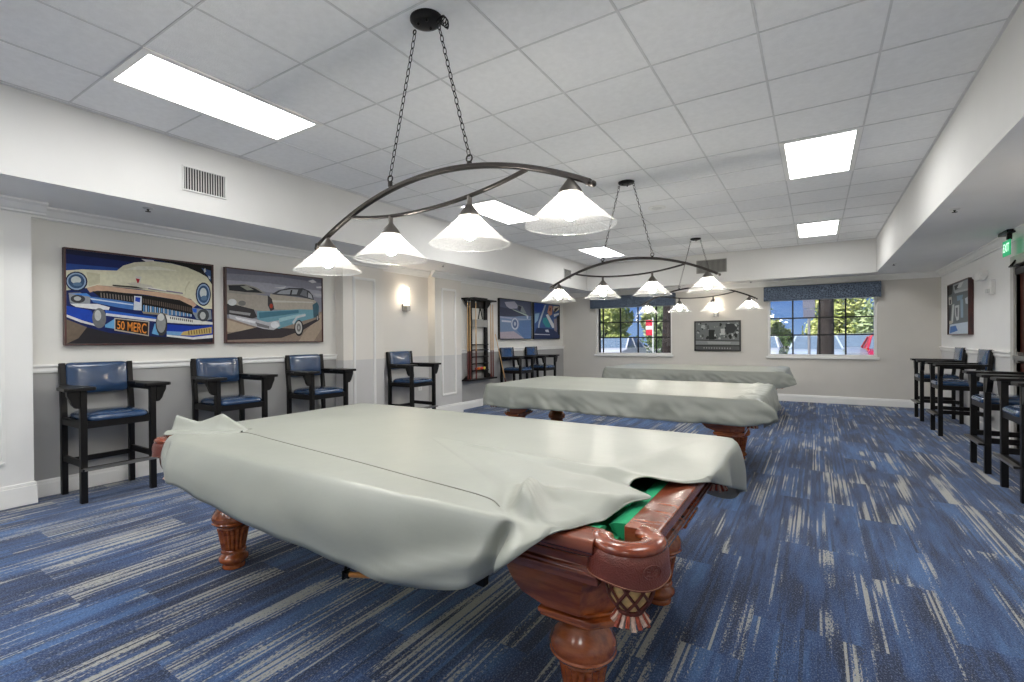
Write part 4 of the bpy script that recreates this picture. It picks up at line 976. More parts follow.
  ((206, 220, 234),[(0.09,0.192),(1,0.218),(1,0),(0.045,0)]),
  ((60, 120, 196),[(0.113,0.151),(0.397,0.166),(0.496,0.063),(0.076,0.009)]),
  ((206, 200, 180),[(0.049,0.276),(0.252,0.256),(0.205,0.208),(0.049,0.204)]),
 ],
}
PLATE_TEXT = [(0.298, 0.258), (0.492, 0.229), (0.49, 0.111), (0.297, 0.165)]

# ------------------------------------------------------------------ ceiling panels
panel_spots = [(-3, -2, 'bright panel light above the first two tall chairs'), (-3, 4, 'bright panel light seen behind the nearest lamp, left ceiling column'), (-3, 10, 'farthest bright panel light in the left ceiling column'),
               (3, -2, 'bright panel light overhead near the viewer, right ceiling column'), (3, 4, 'larger bright panel light in the right ceiling column'), (3, 10, 'farthest bright panel light in the right ceiling column'),
               (-3, -8, 'bright panel light behind the viewer, left ceiling column'), (3, -8, 'bright panel light behind the viewer, right ceiling column'), (0, -8, 'added fill panel behind the viewer, middle of the ceiling'), (-3, -5, 'added fill panel just behind the viewer on the left'), (0, -5, 'added fill panel right above the viewer')]  # the last three are unseen panels added as fill light
proto = None
for i, j, lab in panel_spots:
    x0 = -2.1014 + .61 * i; y0 = 2.4607 + .61 * j
    c = (x0 + .305, y0 + .61, ZC - .012)
    if proto is None:
        proto = o = empty('ceiling_light', c, lab, 'ceiling light', 'panel lights in the tiled ceiling')
        b = MB()
        for q in ((-.305, .305, -.61, -.565), (-.305, .305, .565, .61), (-.305, -.261, -.565, .565), (.261, .305, -.565, .565)):
            b.box(*q, 0, .03)
        b.build('light_frame', M['trim'], o, smooth=0)
        MB().box(-.262, .262, -.566, .566, .004, .02).build('diffuser', M['panel'], o, smooth=0)
    else:
        o = copy_tree(proto); o.location = c; o['label'] = lab

# ------------------------------------------------------------------ pool tables
ZT = .755            # top of the wooden rails
TX, TYH = 1.37, .75  # half length and half width over the rails
def rail_part(root, a0, a1, where):
    """one rail between two pockets; where = (axis, sign)"""
    wood = [(-.100, .755), (-.014, .757), (-.004, .753), (0, .744), (0, .724), (-.006, .719), (-.012, .716), (-.014, .708), (-.024, .702), (-.033, .690), (-.036, .668),
            (-.026, .664), (-.026, .657), (-.020, .654), (-.020, .648), (-.026, .645), (-.026, .639), (-.034, .636), (-.034, .62), (-.100, .62)]
    cush = [(-.100, .754), (-.140, .749), (-.153, .742), (-.145, .728), (-.125, .712), (-.100, .70)]
    axis, s = where
    def prof(p):
        if axis == 'x': return [(s * (TYH + o), z) for o, z in p]
        return [(s * (TX + o), z) for o, z in p]
    ax = 'x' if axis == 'x' else 'y'
    r = MB().prism(prof(wood), a0, a1, ax).build('rail', M['cherry_dark'], root, smooth=30, bevel=.002)
    MB().prism(prof(cush), a0 + .02, a1 - .02, ax).build('cushion', M['felt'], r, smooth=30)
    return r

def scallop(l, inner):
    """outline of a long or short cabinet side with cut-out arches, in (along, z)"""
    pts = [(-l, .665), (-l, .475), (-inner, .475)]
    for k in range(1, 9):
        a = math.pi / 2 * k / 8
        pts.append((-inner + .13 * math.sin(a) * 1.0 + 0, .475 + .105 * (1 - math.cos(a)) + 0))
    return pts + [(-p[0], p[1]) for p in pts[::-1]]

def cabinet(root):
    b = MB()
    def plate(outline, axis, s, T0):
        fr = []; bk = []
        for u, z in outline:
            f = (.665 - z) / .202
            o = T0 - .052 - .075 * f - .02 * math.sin(f * math.pi)
            k = 1 - .0 * f
            P = (lambda q: (u * k, s * q, z)) if axis == 'x' else (lambda q: (s * q, u * k, z))
            fr.append(b.bm.verts.new(P(o))); bk.append(b.bm.verts.new(P(o - .035)))
        n = len(fr)
        b.face(fr); b.face(bk[::-1])
        for i in range(n): b.face([fr[i], bk[i], bk[(i + 1) % n], fr[(i + 1) % n]])
    # long sides are built from thin upright slices so the bow of the panel stays smooth
    def bowed(l, inner, axis, s, T0):
        N = 8
        zs = [.665 - .202 * k / N for k in range(N + 1)]
        def half(z):  # where the panel is solid at height z: from |u|=l in to a limit
            if z >= .58: return 0.0
            t = min(1, max(0, (z - .463) / .117))
            return inner - .13 * math.sqrt(max(0, 1 - (1 - t) ** 2))
        for sg in (-1, 1):
            R = []
            for z in zs:
                f = (.665 - z) / .202
                o = T0 - .052 - .078 * f - .022 * math.sin(f * math.pi)
                lo = l - .078 * f - .022 * math.sin(f * math.pi) + 0.0
                h = half(z)
                ring = []
                for u, oo in ((lo, o), (h, o), (h, o - .035), (lo, o - .035)):
                    ring.append((sg * u, s * oo, z) if axis == 'x' else (s * oo, sg * u, z))
                R.append(ring)
            b.rings(R)
    bowed(1.215, 1.02, 'x', -1, TYH); bowed(1.215, 1.02, 'x', 1, TYH)
    bowed(.595, .30, 'y', -1, TX); bowed(.595, .30, 'y', 1, TX)
    # chamfered corners below the pockets
    for sx in (-1, 1):
        for sy in (-1, 1):
            R = []
            for k in range(9):
                z = .665 - .202 * k / 8
                f = k / 8
                d = .052 + .078 * f + .022 * math.sin(f * math.pi)
                e = .078 * f + .022 * math.sin(f * math.pi)
                p1 = (sx * (1.215 - e), sy * (TYH - d)); p2 = (sx * (TX - d), sy * (.595 - e))
                q1 = (p1[0] - sx * .02, p1[1] - sy * .03); q2 = (p2[0] - sx * .03, p2[1] - sy * .02)
                R.append([(*p1, z), (*p2, z), (*q2, z), (*q1, z)])
            b.rings(R)
    return b.build('cabinet', M['cherry'], root, smooth=40)

LEG = [(.074, .44), (.074, .414), (.060, .406), (.057, .388), (.060, .381), (.068, .375), (.066, .367), (.074, .359), (.077, .350), (.092, .332), (.106, .309), (.112, .288), (.107, .273), (.111, .267), (.106, .259),
       (.093, .249), (.078, .241), (.081, .234), (.077, .227)]
LEG2 = [(.060, .108), (.066, .100), (.066, .092), (.056, .086), (.060, .078), (.072, .068), (.078, .055), (.075, .042), (.062, .032), (.055, .022), (.060, .012), (.058, 0)]
def leg_part(root, x, y):
    b = MB()
    b.lathe(LEG, (0, 0, 0), 32)
    seg = 108                                       # reeded shaft
    R = []
    for k in range(7):
        f = k / 6
        z = .230 - .124 * f
        r = .079 - .021 * f
        R.append([(r * (1 + .13 * abs(math.sin(9 * math.pi * i / (seg / 2))) - .08) * math.cos(2 * math.pi * i / seg), r * (1 + .13 * abs(math.sin(9 * math.pi * i / (seg / 2))) - .08) * math.sin(2 * math.pi * i / seg), z) for i in range(seg)])
    b.rings(R)
    b.lathe(LEG2, (0, 0, 0), 32)
    o = b.build('leg', M['cherry'], root, smooth=50, loc=(x, y, 0))
    c = MB()
    sx = 1 if x > 0 else -1; sy = 1 if y > 0 else -1
    def cap(e, z0, z1):
        x0, x1, y0, y1 = -.065 - e, .155 + e, -.155 - e, .135 + e
        ch = .07
        pts = [(x0, y0), (x1 - ch, y0), (x1, y0 + ch), (x1, y1), (x0, y1)]
        pts = [(px_ * sx, -py_ * sy) for px_, py_ in pts]
        c.prism(pts, z0, z1, 'z')
    cap(0, .456, .468); cap(.014, .440, .456); cap(.008, .429, .440); cap(-.012, .414, .429)
    c.build('plinth_cap', M['cherry'], o, smooth=30, bevel=.004)
    return o

def pocket_part(root, cx, cy, mid, span, r0=.09):
    """leather pocket: rolled top, stitched skirt, woven bag and fringe; mid = outward angle"""
    b = MB()
    N = 28
    def ring(r_list, ang):
        return [(cx + r * math.cos(ang), cy + r * math.sin(ang), z) for r, z in r_list]
    sec = [(r0 + .034 * math.cos(t), .745 + .017 * math.sin(t)) for t in [2 * math.pi * k / 14 for k in range(14)]]
    b.rings([ring(sec, mid - span + 2 * span * k / N) for k in range(N + 1)])
    o = b.build('pocket', M['leather_top'], root, smooth=60)
    b = MB()
    R = []
    for k in range(N + 1):
        f = k / N
        ang = mid - span * .97 + 2 * span * .97 * f
        dip = .005 * math.cos(f * math.pi * 4) + .006 * math.sin(f * math.pi)
        ro = r0 + .03
        zb = .666 - dip
        R.append(ring([(ro, .738), (ro + .007, .728), (ro + .008, .71), (ro + .010, .69), (ro + .011, zb), (ro + .004, zb), (ro + .001, .70), (ro - .008, .735)], ang))
    b.rings(R)
    k_ = b.build('pocket_skirt', M['leather'], o, smooth=60)
    pts = []
    for k in range(N + 1):
        f = k / N
        ang = mid - span * .95 + 2 * span * .95 * f
        dip = .005 * math.cos(f * math.pi * 4) + .006 * math.sin(f * math.pi)
        pts.append((cx + (r0 + .0418) * math.cos(ang), cy + (r0 + .0418) * math.sin(ang), .670 - dip))
    MB().tube(pts, .0009, 5).build('stitching', M['stitch'], o)
    # pressed oval badge on the skirt
    e = MB()
    em = mid + .12
    t = Vector((-math.sin(em), math.cos(em), 0)); nrm = Vector((math.cos(em), math.sin(em), 0))
    c0 = Vector((cx, cy, .702)) + nrm * (r0 + .0385)
    e.tube([c0 + t * (.026 * math.cos(a)) + Vector((0, 0, .017 * math.sin(a))) for a in [2 * math.pi * q / 24 for q in range(24)]], .0018, 6, closed=True)
    for q in range(5):
        a = -1.2 + q * .6
        e.tube([c0 + t * (.006 * math.sin(a)), c0 + t * (.018 * math.sin(a)) + Vector((0, 0, .012 * math.cos(a)))], .0015, 5)
    e.tube([c0 + t * -.016 + Vector((0, 0, -.006)), c0 + Vector((0, 0, -.010)), c0 + t * .016 + Vector((0, 0, -.006))], .0018, 5)
    e.build('pressed_badge', M['leather'], o)
    # bag
    nx, ny = cx + .012 * math.cos(mid), cy + .012 * math.sin(mid)
    prof = [(.060, .70), (.063, .655), (.063, .632), (.059, .606), (.047, .583), (.034, .568), (.032, .560)]
    MB().lathe([(r * .95, z) for r, z in prof], (nx, ny, 0), 24).build('pocket_bag', M['liner'], o, smooth=80)
    n = MB()
    for d in (-1, 1):
        for q in range(9):
            P = []
            for k in range(13):
                f = k / 12
                z = .69 - f * .122
                rr = None
                for (ra, za), (rb, zb) in zip(prof, prof[1:]):
                    if zb <= z <= za: rr = ra + (rb - ra) * (za - z) / (za - zb)
                rr = rr or .036
                a = 2 * math.pi * q / 9 + d * f * 1.5
                P.append((nx + (rr + .001) * math.cos(a), ny + (rr + .001) * math.sin(a), z))
            n.tube(P, .0042, 5)
    n.lathe([(.035, .572), (.038, .568), (.038, .561), (.034, .557)], (nx, ny, 0), 20)
    n.build('woven_net', M['cord'], o, smooth=60)
    f_ = MB()
    for q in range(18):
        a = 2 * math.pi * q / 18
        ca, sa = math.cos(a), math.sin(a)
        f_.mi = q % 2
        f_.tube([(nx + .028 * ca, ny + .028 * sa, .563), (nx + .038 * ca, ny + .038 * sa, .546), (nx + .050 * ca, ny + .050 * sa, .526 + .004 * (q % 3))], [.005, .006, .0065], 5)
    f_.build('fringe', [M['fringe'], M['fringe_pale']], o, smooth=60)
    return o

def make_table(loc, label):
    root = empty('pool_table', loc, label, 'pool table', 'pool tables under grey covers')
    b = MB().box(-1.25, 1.25, -.63, .63, .66, .714)
    b.build('playing_bed', M['felt'], root, smooth=0)
    for s in (-1, 1):
        rail_part(root, -1.235, -.09, ('x', s)); rail_part(root, .09, 1.235, ('x', s)); rail_part(root, -.60, .60, ('y', s))
    cabinet(root)
    for sx in (-1, 1):
        for sy in (-1, 1):
            leg_part(root, 1.075 if sx > 0 else -1.10, sy * .455)
            pocket_part(root, sx * 1.300, sy * .658, math.atan2(sy, sx), math.radians(122), .070)
        pocket_part(root, 0, sx * .630, math.pi / 2 * sx, math.radians(70), .052)
    return root
table1 = make_table((-1.735, 1.93, 0), 'nearest cherry wood pool table with the green felt showing at one corner pocket')
table2 = copy_tree(table1); table2.location = (-1.77, 5.17, 0); table2['label'] = 'middle cherry wood pool table, almost hidden beneath its fitted cover'
table3 = copy_tree(table1); table3.location = (-1.77, 8.80, 0); table3['label'] = 'farthest pool table, beneath the cover in front of the window wall'

# ------------------------------------------------------------------ table covers
def crom(P, t):
    """Catmull-Rom through a list of points, t in [0, len-1]"""
    i = min(int(t), len(P) - 2); f = t - i
    p0, p1, p2, p3 = P[max(i - 1, 0)], P[i], P[i + 1], P[min(i + 2, len(P) - 1)]
    return tuple(.5 * ((2 * b_) + (-a_ + c_) * f + (2 * a_ - 5 * b_ + 4 * c_ - d_) * f * f + (-a_ + 3 * b_ - 3 * c_ + d_) * f ** 3) for a_, b_, c_, d_ in zip(p0, p1, p2, p3))

def sheet(name, ctrl, spine, label, n_per=10, relief=None, skirt=None, top=.775):
    """a thrown-over sheet: ctrl is the closed list of (rim point, hem point); the top runs from the middle out to the rim"""
    loop = ctrl + [ctrl[0]]
    flat = [tuple(r) + tuple(h) for r, h in loop]
    S = []
    for i in range(len(ctrl)):
        for k in range(n_per):
            S.append(crom(flat, i + k / n_per))
    b = MB()
    R = []
    NT, NS = 30, 12
    for s_i, q in enumerate(S):
        r = Vector(q[:3]); h = Vector(q[3:])
        c = Vector((spine[0], spine[1], top))
        row = []
        for k in range(NT):
            p = c.lerp(r, k / (NT - 1) if k < NT - 1 else 1)
            if k == 0 and s_i: p = R[0][0]
            elif relief: p = p + Vector((0, 0, relief(p)))
            row.append(p)
        drop = (h - r).length
        for k in range(1, NS + 1):
            f = k / NS
            p = r.lerp(h, f)
            if drop > .03:                      # belly of the skirt: leaves the rim rounded, then falls
                out = Vector((h.x - r.x, h.y - r.y, 0))
                g = 1 - (1 - f) ** 2.2
                p = Vector((r.x + out.x * g, r.y + out.y * g, r.z + (h.z - r.z) * (f ** 1.15)))
                if skirt: p = p + skirt(p, f, s_i / len(S))
            row.append(p)
        R.append(row)
    V = [[b.bm.verts.new(p) for p in row] for row in R]
    n = len(V)
    for i in range(n):
        a, c = V[i], V[(i + 1) % n]
        for k in range(len(a) - 1):
            b.face([a[k], c[k], c[k + 1], a[k + 1]])
    o = b.build(name, M['vinyl'], smooth=180, solid=.004, merge=.0008)
    return tag(o, label, 'table cover', 'grey vinyl covers over the pool tables')

def rel1(p):
    def ridge(ax, ay, bx, by, w, h):
        a = Vector((ax, ay)); d = Vector((bx - ax, by - ay)); q = Vector((p.x, p.y)) - a
        t = max(0, min(1, q.dot(d) / d.dot(d)))
        dist = (q - d * t).length
        return h * math.exp(-(dist / w) ** 2) * math.sin(math.pi * (.12 + .76 * t))
    def tent(ax, ay, bx, by, w, h):
        a = Vector((ax, ay)); d = Vector((bx - ax, by - ay)); q = Vector((p.x, p.y)) - a
        t = q.dot(d) / d.dot(d)
        tt = max(0, min(1, t))
        dist = (q - d * tt).length
        side_ = 1.0 if d.x * q.y - d.y * q.x > 0 else .55
        return h * math.exp(-(dist / (w * .42 * side_)) ** 2) * (.45 + .55 * math.sin(math.pi * (.15 + .7 * tt)))
    z = tent(-.835, 1.43, -.69, 1.12, .10, .072) - ridge(-.90, 1.40, -.775, 1.16, .025, .014)
    z += ridge(-.70, 1.60, -.47, 2.55, .05, .016)
    z += ridge(-.80, 1.43, -.58, 1.46, .035, .018)
    z += ridge(-.62, 1.34, -.52, 1.5, .05, .018)
    z += ridge(-2.85, 1.46, -1.0, 1.28, .09, .006)
    z += .003 * noise.noise(Vector((p.x * 1.7, p.y * 1.9, 3)))
    e = max(0, min(1, (p.y - 1.18) / .05))
    return z * e + (0 if e == 1 else 0)
def sk1(p, f, s):
    n = noise.noise(Vector((p.x * 2.0, p.z * 3.5, 7.3))) * .050 + .020 * math.exp(-((p.x + 2.70 + (p.z - .7) * .7) / .05) ** 2) - .050 * math.exp(-((p.x + 2.80 + (p.z - .7) * .7) / .035) ** 2) + noise.noise(Vector((p.x * 5.5 + p.z * 4, p.z * 5, 1.3))) * .012
    if p.y < 1.3 and p.x < -.5:
        ridge = .060 * math.exp(-((p.x + .685 - (p.z - .7) * .3) / .045) ** 2) - .085 * math.exp(-((p.x + .765 - (p.z - .7) * .3) / .024) ** 2)
        diag = .022 * math.exp(-((p.z - (.60 + (p.x + 1.0) * .35)) / .03) ** 2) * max(0, min(1, (p.x + 1.5) * 3))
        return Vector((0, -(n + ridge * (1 - f * .3) + diag) * min(1, f * 1.6) - .0, 0))
    if p.x > -.5:
        w = .022 * math.sin(p.y * 15 + 1) * f + .012
        return Vector((n + w, 0, 0))
    return Vector((n * .4, n * .4, 0)) * f
Z1 = .775
c1 = [((-2.98, 1.215, Z1), (-2.93, 1.15, .680)), ((-2.82, 1.165, Z1), (-2.74, 1.10, .622)), ((-2.5, 1.155, Z1), (-2.48, 1.075, .606)), ((-2.1, 1.15, Z1), (-2.1, 1.065, .572)),
      ((-1.7, 1.15, Z1), (-1.68, 1.06, .553)), ((-1.35, 1.15, Z1), (-1.36, 1.065, .535)), ((-1.1, 1.15, Z1), (-1.10, 1.07, .535)), ((-.93, 1.155, Z1), (-.94, 1.08, .557)),
      ((-.81, 1.155, Z1), (-.83, 1.085, .592)), ((-.70, 1.155, Z1), (-.71, 1.11, .682)), ((-.61, 1.175, Z1), (-.61, 1.155, .762)), ((-.575, 1.225, .768), (-.573, 1.216, .764)),
      ((-.548, 1.295, .766), (-.546, 1.285, .762)), ((-.525, 1.330, .768), (-.521, 1.322, .764)), ((-.515, 1.405, .774), (-.509, 1.400, .769)), ((-.500, 1.485, .777), (-.494, 1.482, .773)), ((-.455, 1.550, .779), (-.451, 1.550, .777)), ((-.50, 1.588, .779), (-.499, 1.590, .777)),
      ((-.548, 1.626, .779), (-.548, 1.630, .777)), ((-.555, 1.672, .788), (-.545, 1.664, .795)), ((-.52, 1.715, .796), (-.505, 1.70, .800)), ((-.455, 1.745, .788), (-.45, 1.735, .785)), ((-.40, 1.80, .775), (-.395, 1.79, .770)),
      ((-.350, 1.885, Z1), (-.335, 1.88, .760)), ((-.345, 2.08, Z1), (-.325, 2.07, .700)), ((-.345, 2.35, Z1), (-.31, 2.38, .605)), ((-.352, 2.62, Z1), (-.305, 2.70, .500)),
      ((-.42, 2.70, Z1), (-.40, 2.745, .44)), ((-.8, 2.70, Z1), (-.8, 2.73, .50)), ((-1.77, 2.70, Z1), (-1.77, 2.735, .53)), ((-2.7, 2.70, Z1), (-2.7, 2.735, .54)),
      ((-3.12, 2.68, Z1), (-3.15, 2.72, .54)), ((-3.15, 2.55, Z1), (-3.19, 2.55, .55)), ((-3.15, 2.0, Z1), (-3.19, 2.0, .56)), ((-3.15, 1.6, Z1), (-3.19, 1.6, .62)),
      ((-3.13, 1.42, Z1), (-3.16, 1.41, .72)), ((-3.07, 1.31, Z1), (-3.08, 1.28, .75))]
cover1 = sheet('table_cover', c1, (-1.75, 1.93), 'pale grey vinyl cover pulled askew on the nearest pool table', 12, rel1, sk1)
# the seam along the front edge and the bunched corner at its left end
seam = [(-2.86, 1.43), (-2.76, 1.455), (-2.66, 1.475), (-2.4, 1.445), (-2.1, 1.41), (-1.7, 1.362), (-1.34, 1.325), (-1.03, 1.295), (-.90, 1.275), (-.84, 1.25)]
MB().tube([(x_, y_, Z1 + rel1(Vector((x_, y_, 0))) + .0005) for x_, y_ in [crom(seam, k / 8) for k in range(8 * (len(seam) - 1) + 1)]], .0025, 5).build('cover_seam', M['vinyl_seam'], cover1)
b = MB()
R = []
K = 26
for k in range(K + 1):
    f = k / K
    P = Vector((-3.13, 1.30, Z1 - .004)).lerp(Vector((-2.76, 1.52, Z1 - .004)), f)
    d = Vector((.55, -.83, 0))              # towards the front of the table
    h = .085 * max(.02, (1.0 - 1.6 * f) if f < .32 else (.5 + 1.9 * (f - .32)) if f < .62 else max(.03, 1.07 - 2.9 * (f - .62)))
    wob = .010 * math.sin(f * 9)
    sec = [(.10 - .02 * f, .001), (.075, .016), (.045, .022 + wob * .3), (.052, .006), (.035, .010), (.012, .3 * h + .006), (-.004 + wob, .7 * h + .008), (-.020 + wob, h + .012), (-.036 + wob, h + .010), (-.05, .6 * h + .006), (-.07, .2 * h + .002), (-.10, 0)]
    R.append([tuple(P + d * a + Vector((0, 0, zz))) for a, zz in sec])
b.rings(R, closed=False, caps=False)
fold = b.build('corner_fold', M['vinyl'], cover1, smooth=180, solid=.004)
md = fold.modifiers.new('sub', 'SUBSURF'); md.levels = md.render_levels = 1

def fitted(cy, z, seed, label):
    """fitted cover: box-shaped, the hem flared and wavy, the two near corners kicked up"""
    x0, x1, y0, y1 = -3.16, -.385, cy - .765, cy + .765
    rnd = random.Random(seed)
    ctrl = []
    def add(x_, y_, nx, ny, k=0.0):
        hz = z - .225 + rnd.uniform(-.012, .012) + (k * .55 if k > .05 else 0)
        fl = .03 + rnd.uniform(-.01, .012) + k
        ctrl.append(((x_, y_, z), (x_ + nx * fl, y_ + ny * fl, hz)))
    for k in range(9): add(x0 + .06 + (x1 - x0 - .12) * k / 8, y0, 0, -1)
    add(x1 - .015, y0 + .015, .95, -.2, .13)
    for k in range(5): add(x1, y0 + .07 + (y1 - y0 - .14) * k / 4, 1, 0, .02)
    add(x1 - .015, y1 - .015, .7, .7, .03)
    for k in range(9): add(x1 - .06 - (x1 - x0 - .12) * k / 8, y1, 0, 1)
    add(x0 + .015, y1 - .015, -.7, .7)
    for k in range(5): add(x0, y1 - .07 - (y1 - y0 - .14) * k / 4, -1, 0)
    add(x0 + .015, y0 + .015, -.6, -.6, .01)
    def rel(p):
        zz = .0035 * noise.noise(Vector((p.x * 1.3, p.y * 2.5, seed)))
        ex = min(abs(p.x - x0), abs(p.x - x1)); ey = min(abs(p.y - y0), abs(p.y - y1))
        zz += .022 * math.exp(-(((p.x - x0 - .07) / .07) ** 2 + ((p.y - y0 - .06) / .06) ** 2))
        zz += .024 * math.exp(-((p.x - x1 + .12 + .03 * math.sin(p.y * 13)) / .035) ** 2) * (.3 + .7 * abs(math.sin(p.y * 11 + seed))) + .014 * math.exp(-((p.x - x1 + .045) / .02) ** 2) * abs(math.sin(p.y * 17 + seed))
        return zz * min(1, ex / .03) * min(1, ey / .03)
    def sk(p, f, s):
        n = noise.noise(Vector((p.x * 4.2 + p.y * 4, p.z * 5, seed * 1.7))) * .042 + abs(noise.noise(Vector((p.x * 7 + p.y * 7 + p.z * 6, p.z * 9, seed)))) * .040 + noise.noise(Vector((p.x * 16 + p.y * 16, p.z * 12, seed))) * .010
        ox = 1 if p.x > x1 - .02 else (-1 if p.x < x0 + .02 else 0); oy = -1 if p.y < y0 + .02 else (1 if p.y > y1 - .02 else 0)
        return Vector((ox * n, oy * n, 0)) * f
    return sheet('table_cover', ctrl, ((x0 + x1) / 2, cy), label, 14, rel, sk, z)
cover2 = fitted(5.17, .775, 2, 'pale grey fitted cover on the middle pool table, its right corner flared')
cover3 = fitted(8.80, .775, 5, 'pale grey fitted cover on the farthest pool table below the windows')

# mechanical bridge hung below the front edge of the near table
root = empty('bridge_stick', (-1.35, 1.33, .262), 'orange wooden bridge stick hanging under the front of the nearest pool table', 'cue stick')
MB().cyl((-.30, 0, .05), (.39, 0, .205), .011, 12).build('shaft', M['bridge_wood'], root)
MB().box(-.335, -.295, -.013, .013, .036, .060).box(-.330, -.320, -.02, .02, .028, .066).bar((-.33, 0, .06), (-.33, .10, .29), .010, .014).build('bridge_head', M['iron'], root, bevel=.004)
MB().box(.36, .40, -.015, .015, .190, .225).bar((.40, 0, .22), (.40, .10, .31), .010, .014).build('end_bracket', M['iron'], root, bevel=.004)

# ------------------------------------------------------------------ billiard lamps
def make_lamp(loc, label, tilt=0.0, lift=0.0, spare=False):
    root = empty('billiard_lamp', loc, label, 'hanging lamp', 'four-shade lamps hung over the pool tables')
    c = MB()                                              # local z is measured down from the tiled ceiling
    c.lathe([(.02, -.032), (.07, -.030), (.096, -.022), (.105, -.010), (.105, 0), (.0, .0)], (0, 0, 0), 32)
    c.bm.verts.ensure_lookup_table()
    for v in c.bm.verts: v.co.x *= .86; v.co.y *= .78; v.co.z *= .95
    for s in (-1, 1): c.tube([(s * .085 + .010 * math.cos(a), 0, -.043 + .012 * math.sin(a)) for a in [2 * math.pi * k / 12 for k in range(12)]], .0035, 6, closed=True)
    for q in ((.0, .035), (.03, -.03), (-.03, -.03)): c.ball((q[0], q[1], -.034), .009, 10, 6)
    c.build('canopy', M['iron'], root, smooth=40)
    ZB = 2.17 - ZC + lift                                 # crest of the arch; it hangs a little out of level
    def arch(x): return ZB - .245 * (x / .94) ** 2 + tilt * x
    for s in (-1, 1):
        a = Vector((s * .085, 0, -.055)); e = Vector((s * .283, 0, arch(.283) + .055))
        d = e - a; n = int(d.length / .036)
        ch = MB()
        t = d.normalized(); side_ = Vector((0, 1, 0)); oth = t.cross(side_)
        for k in range(n):
            p = a + d * ((k + .5) / n)
            w = side_ if k % 2 else oth
            L2, W2 = d.length / n * .5 + .0035, .0095
            ch.tube([p + t * (L2 * (1.0 * math.cos(q))) + w * (W2 * math.sin(q)) for q in [2 * math.pi * j / 12 for j in range(12)]], .0024, 5, closed=True)
        ch.build('chain', M['iron'], root, smooth=60)
        g = MB()
        g.tube([e + Vector((.018 * math.cos(q), 0, -.014 + .018 * math.sin(q))) for q in [2 * math.pi * j / 14 for j in range(14)]], .0045, 6, closed=True)
        g.cyl(e + Vector((0, 0, -.06)), e + Vector((0, 0, -.03)), .013, 12)
        g.build('chain_hook', M['bronze'], root, smooth=40)
    if spare:                                             # surplus links coiled at the canopy
        g = MB()
        for k in range(5):
            g.tube([(.125 + .022 * math.cos(q) * (1 - .1 * k), .012 * (k - 2) + .008 * math.sin(q + k), -.060 + .022 * math.sin(q)) for q in [2 * math.pi * j / 16 for j in range(16)]], .003, 5, closed=True)
        g.tube([(.085, 0, -.050), (.10, 0, -.058), (.112, 0, -.060)], .003, 5)
        g.build('spare_chain', M['iron'], root, smooth=60)
    b = MB()
    def bar_(pts, w, h):
        R = []
        for i, p in enumerate(pts):
            a = Vector(pts[max(i - 1, 0)]); e = Vector(pts[min(i + 1, len(pts) - 1)])
            t = (e - a).normalized(); nn = Vector((-t.z, 0, t.x))
            R.append([tuple(Vector(p) + Vector((0, sy * w, 0)) * 1 + nn * (sn * h)) for sy, sn in ((-1, -.6), (-.6, -1), (.6, -1), (1, -.6), (1, .6), (.6, 1), (-.6, 1), (-1, .6))])
        b.rings(R)
    bar_([(x, 0, arch(x)) for x in [-.94 + 1.88 * k / 40 for k in range(41)]], .016, .013)
    for s in (-1, 1):
        b.cyl((s * .93, -.022, arch(s * .93) - .004), (s * .93, .022, arch(s * .93) - .004), .014, 12)
        b.ball((s * .955, 0, arch(s * .955) - .004), .015, 12, 8)
    b.build('arch_bar', M['bronze'], root, smooth=40)
    b = MB()
    xj = .62; zj = ZB - .245 * (xj / .94) ** 2 - .010; zm = 1.985 - ZC + lift
    bar_([(x, 0, tilt * x + zm + (zj - zm) * (abs(x) / xj) ** 2.1) for x in [-xj + 2 * xj * k / 30 for k in range(31)]], .011, .009)
    b.build('cross_bar', M['bronze'], root, smooth=40)
    for k in range(4):
        x = (-1.5 + k) * .5635
        top = arch(x) if k in (0, 3) else tilt * x + zm + (zj - zm) * (abs(x) / xj) ** 2.1
        z0 = 1.752 - ZC + lift + tilt * x
        h = MB()                                          # hood: stem and metal cone, origin at the rim centre
        nz = .170
        h.lathe([(.052, nz - .022), (.055, nz - .028), (.050, nz - .012), (.034, nz + .008), (.020, nz + .026), (.013, nz + .036), (.013, top - z0)], (0, 0, 0), 24)
        o = h.build('lamp_shade', M['fitter'], root, smooth=50, loc=(x, 0, z0))
        g = MB()
        prof = [(.2035, .004), (.2045, .0), (.2035, -.003), (.200, .002), (.195, .010), (.155, .045), (.115, .080), (.080, .112), (.055, .138), (.047, .150)]
        R = []
        for r, z in prof:
            R.append([(r * math.cos(2 * math.pi * i / 48), r * math.sin(2 * math.pi * i / 48), z) for i in range(48)])
        g.rings(R, True, False)
        g.build('glass_cone', M['shade'], o, smooth=180)
        l = MB().ball((0, 0, .058), .034, 16, 12, 1, 1, 1.08)
        l.build('bulb', M['bulb'], o, smooth=180)
        MB().lathe([(.016, .09), (.018, .10), (.018, .15), (.012, .155)], (0, 0, 0), 12).build('bulb_socket', M['plastic'], o, smooth=40)
    return root
make_lamp((-1.77, 1.96, ZC), 'nearest lamp with four glass cone shades, over the nearest pool table', .040, .012, True)
lamp = make_lamp((-1.77, 5.20, ZC), 'middle lamp with four glass cone shades, over the middle pool table', .010)
for y, lab in ((8.84, 'farthest lamp with four glass cone shades, over the farthest pool table'),):
    o = copy_tree(lamp); o.location = (-1.77, y, ZC); o['label'] = lab

